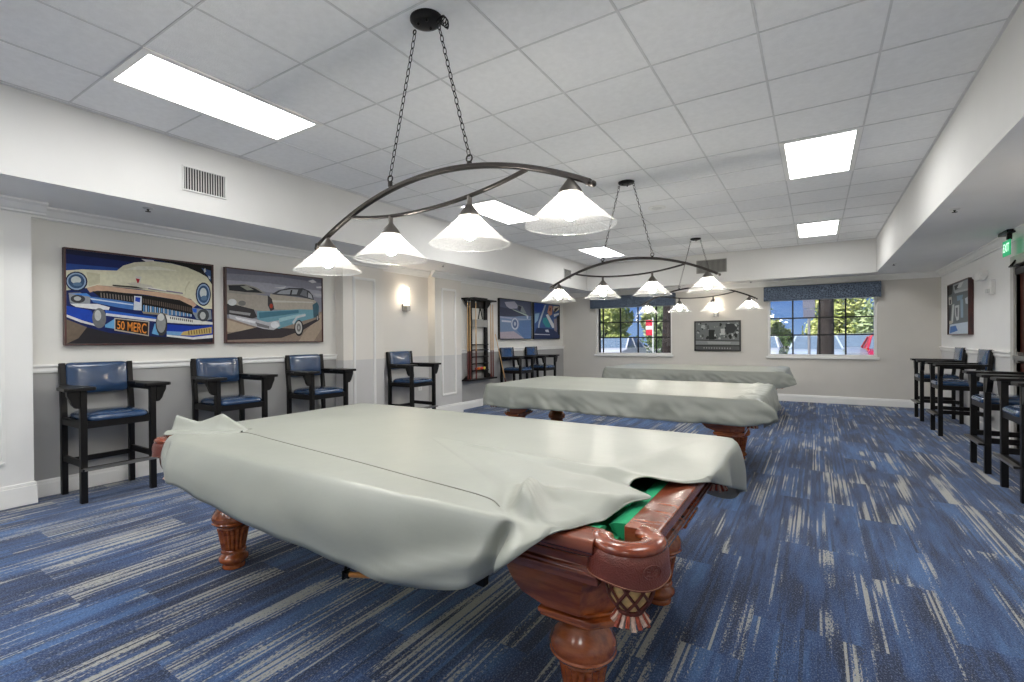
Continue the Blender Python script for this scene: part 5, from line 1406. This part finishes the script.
# ------------------------------------------------------------------ tall spectator chairs
def make_chair(label):
    root = empty('spectator_chair', (0, 0, 0), label, 'chair', 'tall blue spectator chairs')
    for s in (-1, 1):
        y = s * .238
        MB().box(.198, .245, y - .022, y + .022, 0, .903).build('leg', M['black_wood'], root, smooth=0, bevel=.004)
        b = MB()
        P = [(-.245, 0), (-.245, .70), (-.285, 1.105), (-.245, 1.115), (-.200, .70), (-.200, 0)]
        b.prism(P, y - .021, y + .021, 'y')
        b.build('leg', M['black_wood'], root, smooth=0, bevel=.004)
        # broad flared arm with its bracket
        pts = [(-.255, .205), (-.255, .262), (-.12, .278), (-.02, .315), (.05, .352), (.27, .365), (.285, .345), (.285, .175), (.265, .165), (.06, .175), (-.05, .21)]
        a = MB().prism([(px_, s * py_) for px_, py_ in pts], .903, .930, 'z').build('arm', M['black_wood'], root, smooth=0, bevel=.005)
        br = [(.262, .903), (.342, .903), (.338, .865), (.322, .83), (.308, .79), (.288, .765), (.262, .762)]
        MB().prism([(s * u, v) for u, v in br], .200, .243, 'x').build('arm_bracket', M['black_wood'], a, smooth=0, bevel=.003)
        MB().box(-.2, .2, y - .014, y + .014, .868, .903).build('arm_rail', M['black_wood'], root, smooth=0, bevel=.003)
        MB().box(-.205, .205, y - .013, y + .013, .285, .335).build('stretcher', M['black_wood'], root, smooth=0, bevel=.003)
    MB().box(-.235, -.208, -.22, .22, .255, .300).build('stretcher', M['black_wood'], root, smooth=0, bevel=.003)
    b = MB().box(.205, .288, -.262, .262, .262, .280)
    r = b.build('footrest', M['black_wood'], root, smooth=0, bevel=.004)
    MB().box(.250, .290, -.250, .250, .2805, .2835).box(.2885, .2915, -.250, .250, .264, .2835).build('wear_strip', M['brushed'], r, smooth=0)
    b = MB().box(.200, .238, -.22, .22, .595, .652).box(-.240, -.205, -.22, .22, .595, .652)
    for s in (-1, 1): b.box(-.205, .205, s * .238 - .016, s * .238 + .016, .595, .652)
    b.build('seat_frame', M['black_wood'], root, smooth=0, bevel=.003)
    # cushion: domed, soft edges
    b = MB()
    R = []
    N = 64
    for f, z in ((1, .652), (1.02, .662), (1.015, .680), (.98, .692), (.90, .703), (.7, .714), (.4, .721), (.02, .724)):
        ring = []
        for i in range(N):
            a = 2 * math.pi * i / N
            ca, sa = math.cos(a), math.sin(a)
            k = 1 / (abs(ca) ** 7 + abs(sa) ** 7) ** (1 / 7)
            ring.append((.016 + .236 * f * k * ca, .214 * f * k * sa, z))
        R.append(ring)
    b.rings(R)
    b.build('seat', M['blue_leather'], root, smooth=180)
    b = MB()                                             # back pad between the posts
    R = []
    for f, o_ in ((.97, -.020), (1, -.014), (1.0, .012), (.985, .022), (.94, .031), (.60, .040), (.02, .043)):
        ring = []
        for i in range(N):
            a = 2 * math.pi * i / N
            ca, sa = math.cos(a), math.sin(a)
            k = 1 / (abs(ca) ** 18 + abs(sa) ** 18) ** (1 / 18)
            y = .2165 * f * k * ca
            z = .980 + .135 * f * k * sa
            ring.append((-.222 - .04 * (z - .70) / .41 + o_ - .004, y, z))
        R.append(ring)
    b.rings(R)
    b.build('backrest', M['blue_leather'], root, smooth=180)
    return root
chair = make_chair('tall blue leather chair below the cream car picture, nearest to the left pilaster')
chair.location = (-5.185, 1.655, 0)
for x, y, rz, lab in [
    (-5.185, 2.68, 0, 'tall blue leather chair below the gap between the two big car pictures'),
    (-5.185, 3.725, 0, 'tall blue leather chair below the teal car picture, next to the pilaster'),
    (-5.185, 5.36, 0, 'tall blue leather chair alone in the alcove below the wall lamp'),
    (-5.185, 8.40, 0, 'tall blue leather chair beside the cue rack, left one of the far left pair'),
    (-5.185, 9.42, 0, 'tall blue leather chair in the far left corner, right one of its pair'),
    (1.575, 9.68, math.pi, 'farthest tall blue leather chair on the right side, nearest to the window wall'),
    (1.575, 8.41, math.pi, 'second tall blue leather chair from the window wall on the right side, below the picture'),
    (1.575, 6.40, math.pi, 'tall blue leather chair on the right before the door, half cut by the frame edge'),
    (1.575, 5.45, math.pi, 'nearest tall blue leather chair on the right, mostly cut off by the frame edge')]:
    o = copy_tree(chair); o.location = (x, y, 0); o.rotation_euler.z = rz; o['label'] = lab

# ------------------------------------------------------------------ framed pictures
def text_mesh(s, size):
    cu = bpy.data.curves.new('letters', 'FONT'); cu.body = s; cu.size = size; cu.align_x = 'CENTER'; cu.align_y = 'CENTER'
    cu.offset = .012 * size
    o = bpy.data.objects.new('letters', cu); COL.objects.link(o)
    bpy.context.view_layer.update()
    me = bpy.data.meshes.new_from_object(o.evaluated_get(bpy.context.evaluated_depsgraph_get()))
    bpy.data.objects.remove(o, do_unlink=True)
    vs_ = [v.co.copy() for v in me.vertices]; fs = [list(p.vertices) for p in me.polygons]
    bpy.data.meshes.remove(me)
    return vs_, fs

def picture(key, loc, rz, w, h, depth, label, fmat, border=.014):
    """framed print hung on a wall; local x runs to the right of the print, -y faces the viewer"""
    root = empty('framed_picture', loc, label, 'picture', 'framed pictures on the walls', rz)
    b = MB()
    for q in ((-w / 2, w / 2, -h / 2, -h / 2 + border), (-w / 2, w / 2, h / 2 - border, h / 2), (-w / 2, -w / 2 + border, -h / 2 + border, h / 2 - border), (w / 2 - border, w / 2, -h / 2 + border, h / 2 - border)):
        b.box(q[0], q[1], -depth, 0, q[2], q[3])
    b.build('picture_frame', fmat, root, smooth=0, bevel=.002)
    bm = bmesh.new()
    lay = bm.loops.layers.float_color.new('ink')
    pw, ph = w - 2 * border, h - 2 * border
    k = 0
    def put(pts, c):
        v = [bm.verts.new(q) for q in pts]
        try: f = bm.faces.new(v)
        except ValueError: return
        for l in f.loops: l[lay] = lin(c) + (1,)
    for c, pts in ART[key]:
        y = -depth + .0115 - .00007 * k
        P = [(pw * (u - .5), y, ph * (v_ - .5)) for u, v_ in pts]
        put(P, c)
        k += 1
    if key == 'mercury':
        vs_, fs = text_mesh('50 MERC', .09)
        xs = [v.x for v in vs_]; zs = [v.y for v in vs_]
        (ax, ay), (bx_, by_), (cx_, cy_), (dx_, dy_) = PLATE_TEXT
        def at(u, t):
            t0 = (ax + (bx_ - ax) * u, ay + (by_ - ay) * u); t1 = (dx_ + (cx_ - dx_) * u, dy_ + (cy_ - dy_) * u)
            return (pw * (t1[0] + (t0[0] - t1[0]) * t - .5), -depth + .0115 - .00007 * (k + 12), ph * (t1[1] + (t0[1] - t1[1]) * t - .5))
        V = [at((v.x - min(xs)) / (max(xs) - min(xs)), (v.y - min(zs)) / (max(zs) - min(zs))) for v in vs_]
        for f in fs: put([V[i] for i in f], (240, 150, 60))
    for f in bm.faces: f.normal_update()
    bad = [f for f in bm.faces if f.normal.y > 0]
    bmesh.ops.reverse_faces(bm, faces=bad)
    me = bpy.data.meshes.new('print'); bm.to_mesh(me); bm.free()
    me.materials.append(M['print'])
    o = bpy.data.objects.new('print', me); COL.objects.link(o); o.parent = root
    MB().box(-pw / 2 - .005, pw / 2 + .005, -depth + .013, -.005, -ph / 2 - .005, ph / 2 + .005).build('backing', M['frame_black'], root, smooth=0)
    return root
LEFT, FAR, RIGHT = math.pi / 2, 0.0, -math.pi / 2
picture('mercury', (XL + .001, 2.04, 1.685), LEFT, 1.21, .845, .05, 'framed picture of the front of a cream car with a 50 MERC plate', M['frame'])
picture('teal', (XL + .001, 3.378, 1.685), LEFT, 1.225, .835, .05, 'framed picture of a grey and teal car seen from behind at an angle', M['frame'])
picture('wheel', (XL + .001, 8.79, 1.705), LEFT, 1.31, .85, .05, 'blue-grey framed picture of a car wheel, above the far left chairs', M['frame_black'])
picture('collage', (XL + .001, 10.20, 1.705), LEFT, 1.31, .85, .05, 'colourful blue and orange framed picture in the far left corner', M['frame_black'])
picture('grove', (-1.797, YF - .001, 1.323), FAR, .935, .655, .035, 'black framed black-and-white photograph of trees between the two windows', M['frame_black'], .03)
picture('engine', (XR - .001, 9.72, 1.705), RIGHT, 1.26, .80, .06, 'deep framed grey and blue picture on the right wall', M['frame'])

# ------------------------------------------------------------------ wall lamps, grilles, heads
def sconce(loc, rz, label):
    root = empty('wall_sconce', loc, label, 'wall lamp', 'upright glowing wall lamps', rz)
    MB().box(-.05, .05, -.03, 0, .0, .12).box(-.038, .038, -.10, -.03, .0, .075).build('bracket', M['brushed'], root, smooth=0, bevel=.004)
    MB().lathe([(.026, .075), (.028, .08), (.028, .355), (.026, .36)], (0, -.065, 0), 20).build('lamp_tube', M['sconce'], root, smooth=40)
    MB().lathe([(.031, .07), (.031, .09)], (0, -.065, 0), 20).build('lamp_collar', M['brushed'], root, smooth=40)
    return root
sc = sconce((XL + .004, 5.50, 1.74), LEFT, 'glowing upright wall lamp above the alcove chair')
for loc, rz, lab in (((-1.815, YF, 1.735), FAR, 'glowing upright wall lamp above the black-and-white photograph'), ((XR, 4.55, 1.74), RIGHT, 'glowing upright wall lamp on the right wall near the viewer')):
    o = copy_tree(sc); o.location = loc; o.rotation_euler.z = rz; o['label'] = lab

def vent(loc, rz, w, h, n, label, m):
    root = empty('air_vent', loc, label, 'air vent', None, rz)
    b = MB()
    t = .013
    for q in ((-w / 2 - t, w / 2 + t, -h / 2 - t, -h / 2), (-w / 2 - t, w / 2 + t, h / 2, h / 2 + t), (-w / 2 - t, -w / 2, -h / 2, h / 2), (w / 2, w / 2 + t, -h / 2, h / 2)):
        b.box(q[0], q[1], -.014, 0, q[2], q[3])
    b.build('vent_frame', M['vent'] if m == 'vent' else M[m], root, smooth=0, bevel=.003)
    MB().box(-w / 2, w / 2, -.003, -.001, -h / 2, h / 2).build('vent_backing', M['vent_dark'], root, smooth=0)
    b = MB()
    for k in range(n):
        x = -w / 2 + w * (k + .5) / n
        b.hexa([(x - .006, -.013, -h / 2), (x - .003, -.013, -h / 2), (x + .006, -.004, -h / 2), (x + .003, -.004, -h / 2), (x - .006, -.013, h / 2), (x - .003, -.013, h / 2), (x + .006, -.004, h / 2), (x + .003, -.004, h / 2)])
    b.build('vent_louvers', M[m], root, smooth=0)
    return root
vent((CX0, 2.165, 2.70), LEFT, .34, .19, 16, 'white louvred air vent on the ceiling step above the cream car picture', 'vent')
vent((-1.815, CY1, 2.76), FAR, .56, .25, 24, 'grey louvred air vent on the ceiling step above the far wall', 'vent_grey')
vent((CX0, 9.55, 2.70), LEFT, .34, .19, 14, 'small white air vent on the left ceiling step near the far corner', 'vent')

spr = None
for x, y, lab in ((-4.76, 1.80, 'small sprinkler head under the left ceiling border above the cream car picture'), (-4.76, 5.6, 'small sprinkler head under the left ceiling border before the cue rack'), (1.05, 5.73, 'sprinkler head under the right ceiling border, the nearer of two'),
                  (1.03, 9.5, 'sprinkler head under the right ceiling border, the farther of two'), (-1.1, 10.78, 'tiny sprinkler head under the far ceiling border beside the grey vent')):
    if spr is None:
        spr = o = empty('sprinkler_head', (x, y, ZS), lab, 'sprinkler', 'sprinkler heads')
        MB().lathe([(.038, 0), (.038, -.004), (.030, -.010), (.012, -.012)], (0, 0, 0), 20).build('escutcheon', M['vent'], o, smooth=40)
        MB().lathe([(.010, -.010), (.010, -.018), (.005, -.019), (.005, -.028), (.020, -.029), (.020, -.032), (.002, -.033)], (0, 0, 0), 14).build('nozzle', M['iron'], o, smooth=40)
    else:
        o = copy_tree(spr); o.location = (x, y, ZS); o['label'] = lab
o = empty('ceiling_speaker', (-1.78, 6.45, ZC), 'round white speaker flush in the ceiling beyond the middle lamp', 'speaker')
MB().lathe([(.115, 0), (.115, -.006), (.105, -.010), (.10, -.007)], (0, 0, 0), 32).build('speaker_ring', M['plastic'], o, smooth=40)
MB().lathe([(.10, -.002), (.10, -.006), (.001, -.009)], (0, 0, 0), 32).build('speaker_grille', M['vent'], o, smooth=40)

# exit sign, emergency light and alarm on the right
o = empty('exit_sign', (1.76, 7.30, ZS), 'green glowing EXIT sign hanging near the right wall above the door', 'exit sign')
MB().box(-.035, .035, -.15, .15, -.035, 0).box(-.02, .02, -.10, -.06, -.10, -.035).build('sign_canopy', M['iron'], o, smooth=0, bevel=.004)
pl = MB().box(-.004, .004, -.12, .12, -.265, -.10).build('sign_plate', M['exit_green'], o, smooth=0)
vs_, fs = text_mesh('EXIT', .15)
b = MB()
V = [b.bm.verts.new((-.0055, -v.x * .62, v.y * .85 - .182)) for v in vs_]
for f in fs: b.face([V[i] for i in f])
b.build('sign_letters', M['exit_white'], pl, smooth=0)
o = empty('emergency_light', (XR, 8.62, 2.07), 'white twin-lamp emergency light above the right wall picture', 'emergency light', None, RIGHT)
MB().box(-.11, .11, -.07, 0, -.06, .06).build('light_body', M['plastic'], o, smooth=0, bevel=.012)
for s in (-1, 1):
    MB().lathe([(.03, 0), (.05, -.03), (.055, -.06), (.048, -.066), (.002, -.055)], (0, 0, 0), 18).build('lamp_head', M['plastic'], o, smooth=50, loc=(s * .16, -.07, .02), rot=(math.radians(70), 0, s * .5))
o = empty('alarm_strobe', (XR, 8.2, 1.89), 'white alarm strobe on the right wall left of the door', 'alarm', None, RIGHT)
MB().box(-.065, .065, -.045, 0, -.09, .09).build('alarm_body', M['plastic'], o, smooth=0, bevel=.01)
MB().box(-.05, .05, -.075, -.045, -.075, -.02).build('strobe_lens', M['vent'], o, smooth=0, bevel=.01)
out = None
for loc, rz, lab in (((-3.33, YF, .52), FAR, 'white wall outlet below the left window'), ((XL + .004, 5.84, .52), LEFT, 'white wall outlet in the alcove behind the chair')):
    if out is None:
        out = o = empty('wall_outlet', loc, lab, 'outlet', None, rz)
        MB().box(-.04, .04, -.008, 0, -.06, .06).build('outlet_plate', M['plastic'], o, smooth=0, bevel=.003)
        MB().box(-.017, .017, -.011, -.008, .008, .045).box(-.017, .017, -.011, -.008, -.045, -.008).build('outlet_socket', M['vent'], o, smooth=0)
    else:
        o = copy_tree(out); o.location = loc; o.rotation_euler.z = rz; o['label'] = lab

# window valances
for k, (x0, x1) in enumerate(((-4.675, -2.665), (-.89, 1.012))):
    b = MB()
    b.box(x0, x1, YF - .16, YF - .145, 2.015, 2.30); b.box(x0, x0 + .015, YF - .145, YF, 2.015, 2.30); b.box(x1 - .015, x1, YF - .145, YF, 2.015, 2.30); b.box(x0 + .015, x1 - .015, YF - .145, YF, 2.285, 2.30)
    tag(b.build('window_valance', M['valance'], smooth=0, bevel=.006), ('navy damask valance over the left window', 'navy damask valance over the right window')[k], 'valance', 'window valances')

# ------------------------------------------------------------------ cue rack
RY = 7.40
rk = empty('cue_rack', (XL, RY, .52), 'dark wooden wall cue rack holding cues, between pilaster and pictures', 'cue rack')
for s in (-1, 1):
    MB().box(.02, .07, s * .25 - .035, s * .25 + .035, .02, 1.50).build('upright', M['black_wood'], rk, smooth=0, bevel=.004)
b = MB().box(0, .16, -.47, .47, 1.50, 1.53)
for s in (-1, 1): b.prism([(s * .44, 1.50), (s * .29, 1.50), (s * .29, 1.36), (s * .36, 1.42)], .03, .06, 'x')
b.box(.0, .13, -.20, .20, 1.53, 1.555).box(0, .03, -.25, .25, 1.36, 1.5)
b.build('top_shelf', M['black_wood'], rk, smooth=0, bevel=.004)
b = MB().box(0, .17, -.46, .46, 0, .03)
for s in (-1, 1): b.prism([(s * .46, .03), (s * .30, .03), (s * .30, .12), (s * .38, .09)], .03, .06, 'x')
b.build('base_shelf', M['black_wood'], rk, smooth=0, bevel=.004)
for z in (.17, .30, .43, .56, .66):
    MB().box(.01, .11, -.25, .25, z, z + .018).build('ball_shelf', M['black_wood'], rk, smooth=0, bevel=.002)
b = MB().box(.02, .10, -.23, .23, 1.00, 1.14)
b.build('chalk_box', M['vent_grey'], rk, smooth=0, bevel=.004)
cue = None
for y, lab in ((-.40, 'leftmost cue standing in the wall rack'), (-.33, 'second cue from the left in the wall rack'), (-.19, 'cue in the wall rack just right of its left upright'), (.34, 'second cue from the right in the wall rack'), (.41, 'rightmost cue standing in the wall rack')):
    if cue is None:
        cue = o = empty('pool_cue', (XL + .105, RY + y, .551), lab, 'pool cue', 'cues in the wall rack')
        MB().cyl((0, 0, .52), (0, 0, 1.42), .0125, 12, .0065).build('cue_shaft', M['cue_wood'], o)
        MB().cyl((0, 0, 0), (0, 0, .52), .0155, 12, .0125).build('cue_butt', M['cue_butt'], o)
        MB().cyl((0, 0, 1.42), (0, 0, 1.445), .0066, 10).build('cue_tip', M['plastic'], o)
    else:
        o = copy_tree(cue); o.location = (XL + (.135 if abs(y) < .3 else .105), RY + y, .551); o['label'] = lab
o = copy_tree(cue); o.location = (XL + .30, RY + .72, .002); o.rotation_euler = (math.radians(7), math.radians(-9.5), 0); o['label'] = 'pool cue leaning on the wall between the rack and the far left chairs'; del o['group']
o = empty('ball_triangle', (XL + .085, RY + .02, 1.80), 'small black triangle rack hanging from the top of the cue rack', 'ball triangle')
MB().tube([(0, -.07, -.13), (0, .07, -.13), (0, 0, .10)], .013, 8, closed=True).build('triangle_frame', M['iron'], o)
o.name = 'ball_triangle'
balls = None
for k, (c, nm) in enumerate((((206, 60, 40), 'red ball, leftmost on the bottom shelf of the cue rack'), ((232, 120, 50), 'orange ball, second on the bottom shelf of the cue rack'), ((226, 80, 60), 'light red ball, third on the bottom shelf of the cue rack'), ((240, 214, 90), 'yellow ball, rightmost on the bottom shelf of the cue rack'))):
    b = MB().ball((0, 0, 0), .029, 18, 12)
    o = b.build('pool_ball', ball_mat('ball_paint_%d' % k, c), smooth=180, loc=(XL + .085, RY - .12 + k * .085, .52 + .188 + .029))
    tag(o, nm, 'ball', 'balls on the cue rack')

# ------------------------------------------------------------------ outside the windows
struct(MB().box(-60, 50, YF + .2, 90, -.25, -.15).build('ground', M['asphalt'], smooth=0), 'sunlit pale car park outside the windows')
rng = random.Random(11)
def tree(x, y, h, r, trunk_r, m, label, leaves=2600, size=.30, crown_lo=.25):
    root = empty('tree', (x, y, -.15), label, 'tree', 'trees behind the car park')
    MB().tube([(0, 0, 0), (.05 * h * .1, 0, h * .3), (0, .04, h * .65)], [trunk_r * 1.25, trunk_r, trunk_r * .6], 12).build('trunk', M['bark'], root, smooth=60)
    b = MB()
    blobs = [(rng.uniform(-.6, .6) * r, rng.uniform(-.5, .5) * r, h * rng.uniform(crown_lo, .95), r * rng.uniform(.35, .6)) for _ in range(18)]
    for k in range(leaves):
        bx_, by_, bz_, br_ = blobs[k % len(blobs)]
        while True:
            d = Vector((rng.uniform(-1, 1), rng.uniform(-1, 1), rng.uniform(-1, 1)))
            if .3 < d.length < 1: break
        p = Vector((bx_, by_, bz_)) + d * br_
        if p.z < .3: continue
        t = Vector((rng.gauss(0, 1), rng.gauss(0, 1), rng.gauss(0, 1))).normalized()
        w = t.orthogonal().normalized()
        s = size * rng.uniform(.6, 1.3)
        b.face([b.bm.verts.new(q) for q in (p - t * s, p + w * s * .45, p + t * s, p - w * s * .45)])
    b.build('crown', m, root, smooth=0, fix=False)
    return root
tree(.19, 14.6, 7.5, 1.3, .17, M['leaf_b'], 'dark tree trunk standing close outside the right window', 900, .14, .78)
tree(-3.62, 14.2, 7.5, 1.3, .17, M['leaf_b'], 'dark tree trunk at the right edge of the left window', 900, .14, .78)
for x, y, h, r, m, lab in [
    (-14.3, 37, 9, 2.1, 'leaf_a', 'yellow green tree at the left edge of the left window'), (-9.2, 37, 9, 2.1, 'leaf_b', 'soft green tree at the right of the left window'), (-4.4, 37, 7, 1.9, 'leaf_a', 'yellow green tree between the two windows'),
    (-17.2, 44, 10, 2.3, 'leaf_b', 'soft green tree beyond the left edge of the left window'), (-11.6, 44, 10, 2.3, 'leaf_a', 'yellow green tree behind the middle of the left window'), (-6.2, 44, 9, 2.1, 'leaf_b', 'soft green tree beyond the right edge of the left window'),
    (-2.7, 42, 2.6, 1.1, 'leaf_a', 'low yellow green tree below the blue sky in the right window'), (1.5, 43, 8.5, 2.2, 'leaf_a', 'pale tree behind the near trunk in the right window'), (4.3, 37, 9, 2.3, 'leaf_b', 'large soft green tree at the right of the right window')]:
    tree(x, y, h, r, .18, M[m], lab, 6500, .18, .12)
for x, w, lab in ((-2.5, 2.6, 'dark green shrub row below the sky in the right window'), (4.2, 2.8, 'dark green shrub row at the right of the right window'), (-12.5, 6.5, 'dark green shrub row behind the cars in the left window')):
    b = MB()
    for k in range(2600):
        p = Vector((rng.uniform(-w, w), rng.gauss(0, .45), rng.uniform(.05, 1.55)))
        t = Vector((rng.gauss(0, 1), rng.gauss(0, 1), rng.gauss(0, 1))).normalized(); q_ = t.orthogonal().normalized(); s = rng.uniform(.07, .14)
        b.face([b.bm.verts.new(q) for q in (p - t * s, p + q_ * s * .5, p + t * s, p - q_ * s * .5)])
    tag(b.build('shrub_row', M['leaf_c'], smooth=0, loc=(x, 33, -.15), fix=False), lab, 'shrub')

def car(x, y, rgb, label, rz=0.0, tall=0.0):
    """parked car; local +x is its nose"""
    root = empty('parked_car', (x, y, -.15), label, 'car', None, rz)
    m = paint('car_paint_%d' % int(1000 + x * 10), rgb)
    H = 1.48 + tall
    def section(pts, hw):
        return [[(px_, s * hw(px_, pz), pz) for px_, pz in pts] for s in (-1, 1)]
    low = [(-2.2, .35), (-2.25, .70), (-2.15, .95), (-1.2, 1.0), (.75, 1.0), (1.75, .88), (2.2, .72), (2.25, .40), (2.1, .28), (-2.05, .28)]
    b = MB()
    R = []
    for f, s in ((-1, .93), (-.88, 1), (.88, 1), (1, .93)):
        R.append([(px_ * s, f * .90, .28 + (pz - .28) * (1 if abs(f) < .9 else .94)) for px_, pz in low])
    b.rings(R)
    b.build('car_body', m, root, smooth=30)
    b = MB()
    top = [(-1.75, .98), (-1.35, H - .06), (-.6, H), (.05, H - .02), (.95, .98)]
    b.rings([[(px_, s * (.84 if pz < 1.1 else .66), pz) for px_, pz in top] for s in (-1, 1)])
    b.build('car_windows', M['car_glass'], root, smooth=20)
    b = MB()
    b.rings([[(px_, s * .64, pz) for px_, pz in ((-1.30, H - .05), (-.6, H + .012), (.05, H - .008), (.05, H - .03), (-1.28, H - .09))] for s in (-1, 1)])
    for s in (-1, 1):
        b.bar((.95, s * .845, .98), (.05, s * .66, H - .02), .06, .05); b.bar((-1.75, s * .845, .98), (-1.33, s * .66, H - .06), .09, .05); b.bar((-.45, s * .85, .98), (-.45, s * .67, H - .02), .07, .05)
    b.build('car_roof', m, root, smooth=30)
    for wx in (-1.38, 1.38):
        for s in (-1, 1):
            w = MB().cyl((wx, s * .72, .32), (wx, s * .92, .32), .32, 24).build('wheel', M['rubber'], root, smooth=40)
            MB().cyl((wx, s * .915, .32), (wx, s * .93, .32), .19, 16).build('wheel_hub', M['brushed'], w, smooth=40)
    for s in (-1, 1):
        MB().box(2.10, 2.20, s * .68 - .16, s * .68 + .16, .62, .74).build('headlight', M['vent'], root, smooth=0, bevel=.02)
    return root
N_ = -math.pi / 2
for x, y, c, lab, t in [(-.0, 22.5, (196, 208, 222), 'pale blue car behind the near trunk in the right window', 0), (-2.2, 24.6, (222, 224, 230), 'white car left of the sign post in the right window', 0), (1.6, 28.4, (150, 160, 176), 'grey car behind the red one in the right window', .1),
                        (-8.4, 23.0, (225, 226, 230), 'white car at the right of the left window', 0), (-11.1, 23.2, (208, 212, 220), 'silver car in the middle of the left window', 0), (2.5, 23.3, (196, 40, 56), 'red car at the right edge of the right window', 0)]:
    car(x, y, c, lab, N_, t)
o = empty('sign_post', (-.17, 17.2, -.15), 'grey sign post with two plates outside the right window', 'sign post')
MB().cyl((0, 0, 0), (0, 0, 2.62), .04, 12).build('post', M['galv'], o)
MB().box(-.16, .16, -.05, -.04, 2.30, 2.62).build('sign_plate', M['sign_back'], o, smooth=0, bevel=.004)
MB().box(-.15, .15, -.05, -.04, 2.02, 2.28).build('sign_plate', M['sign_back'], o, smooth=0, bevel=.004)
o = empty('red_banner', (-5.85, 20.5, -.15), 'red and white banner on a pole in the left window', 'banner')
MB().cyl((0, 0, 0), (0, 0, 2.3), .03, 10).build('pole', M['plastic'], o)
MB().box(-.30, -.03, -.012, .012, 1.55, 2.2).build('banner_cloth', paint('banner_red', (214, 40, 60)), o, smooth=0)
MB().box(-.30, -.03, -.0135, .0135, 1.80, 1.95).build('banner_stripe', M['plastic'], o, smooth=0)
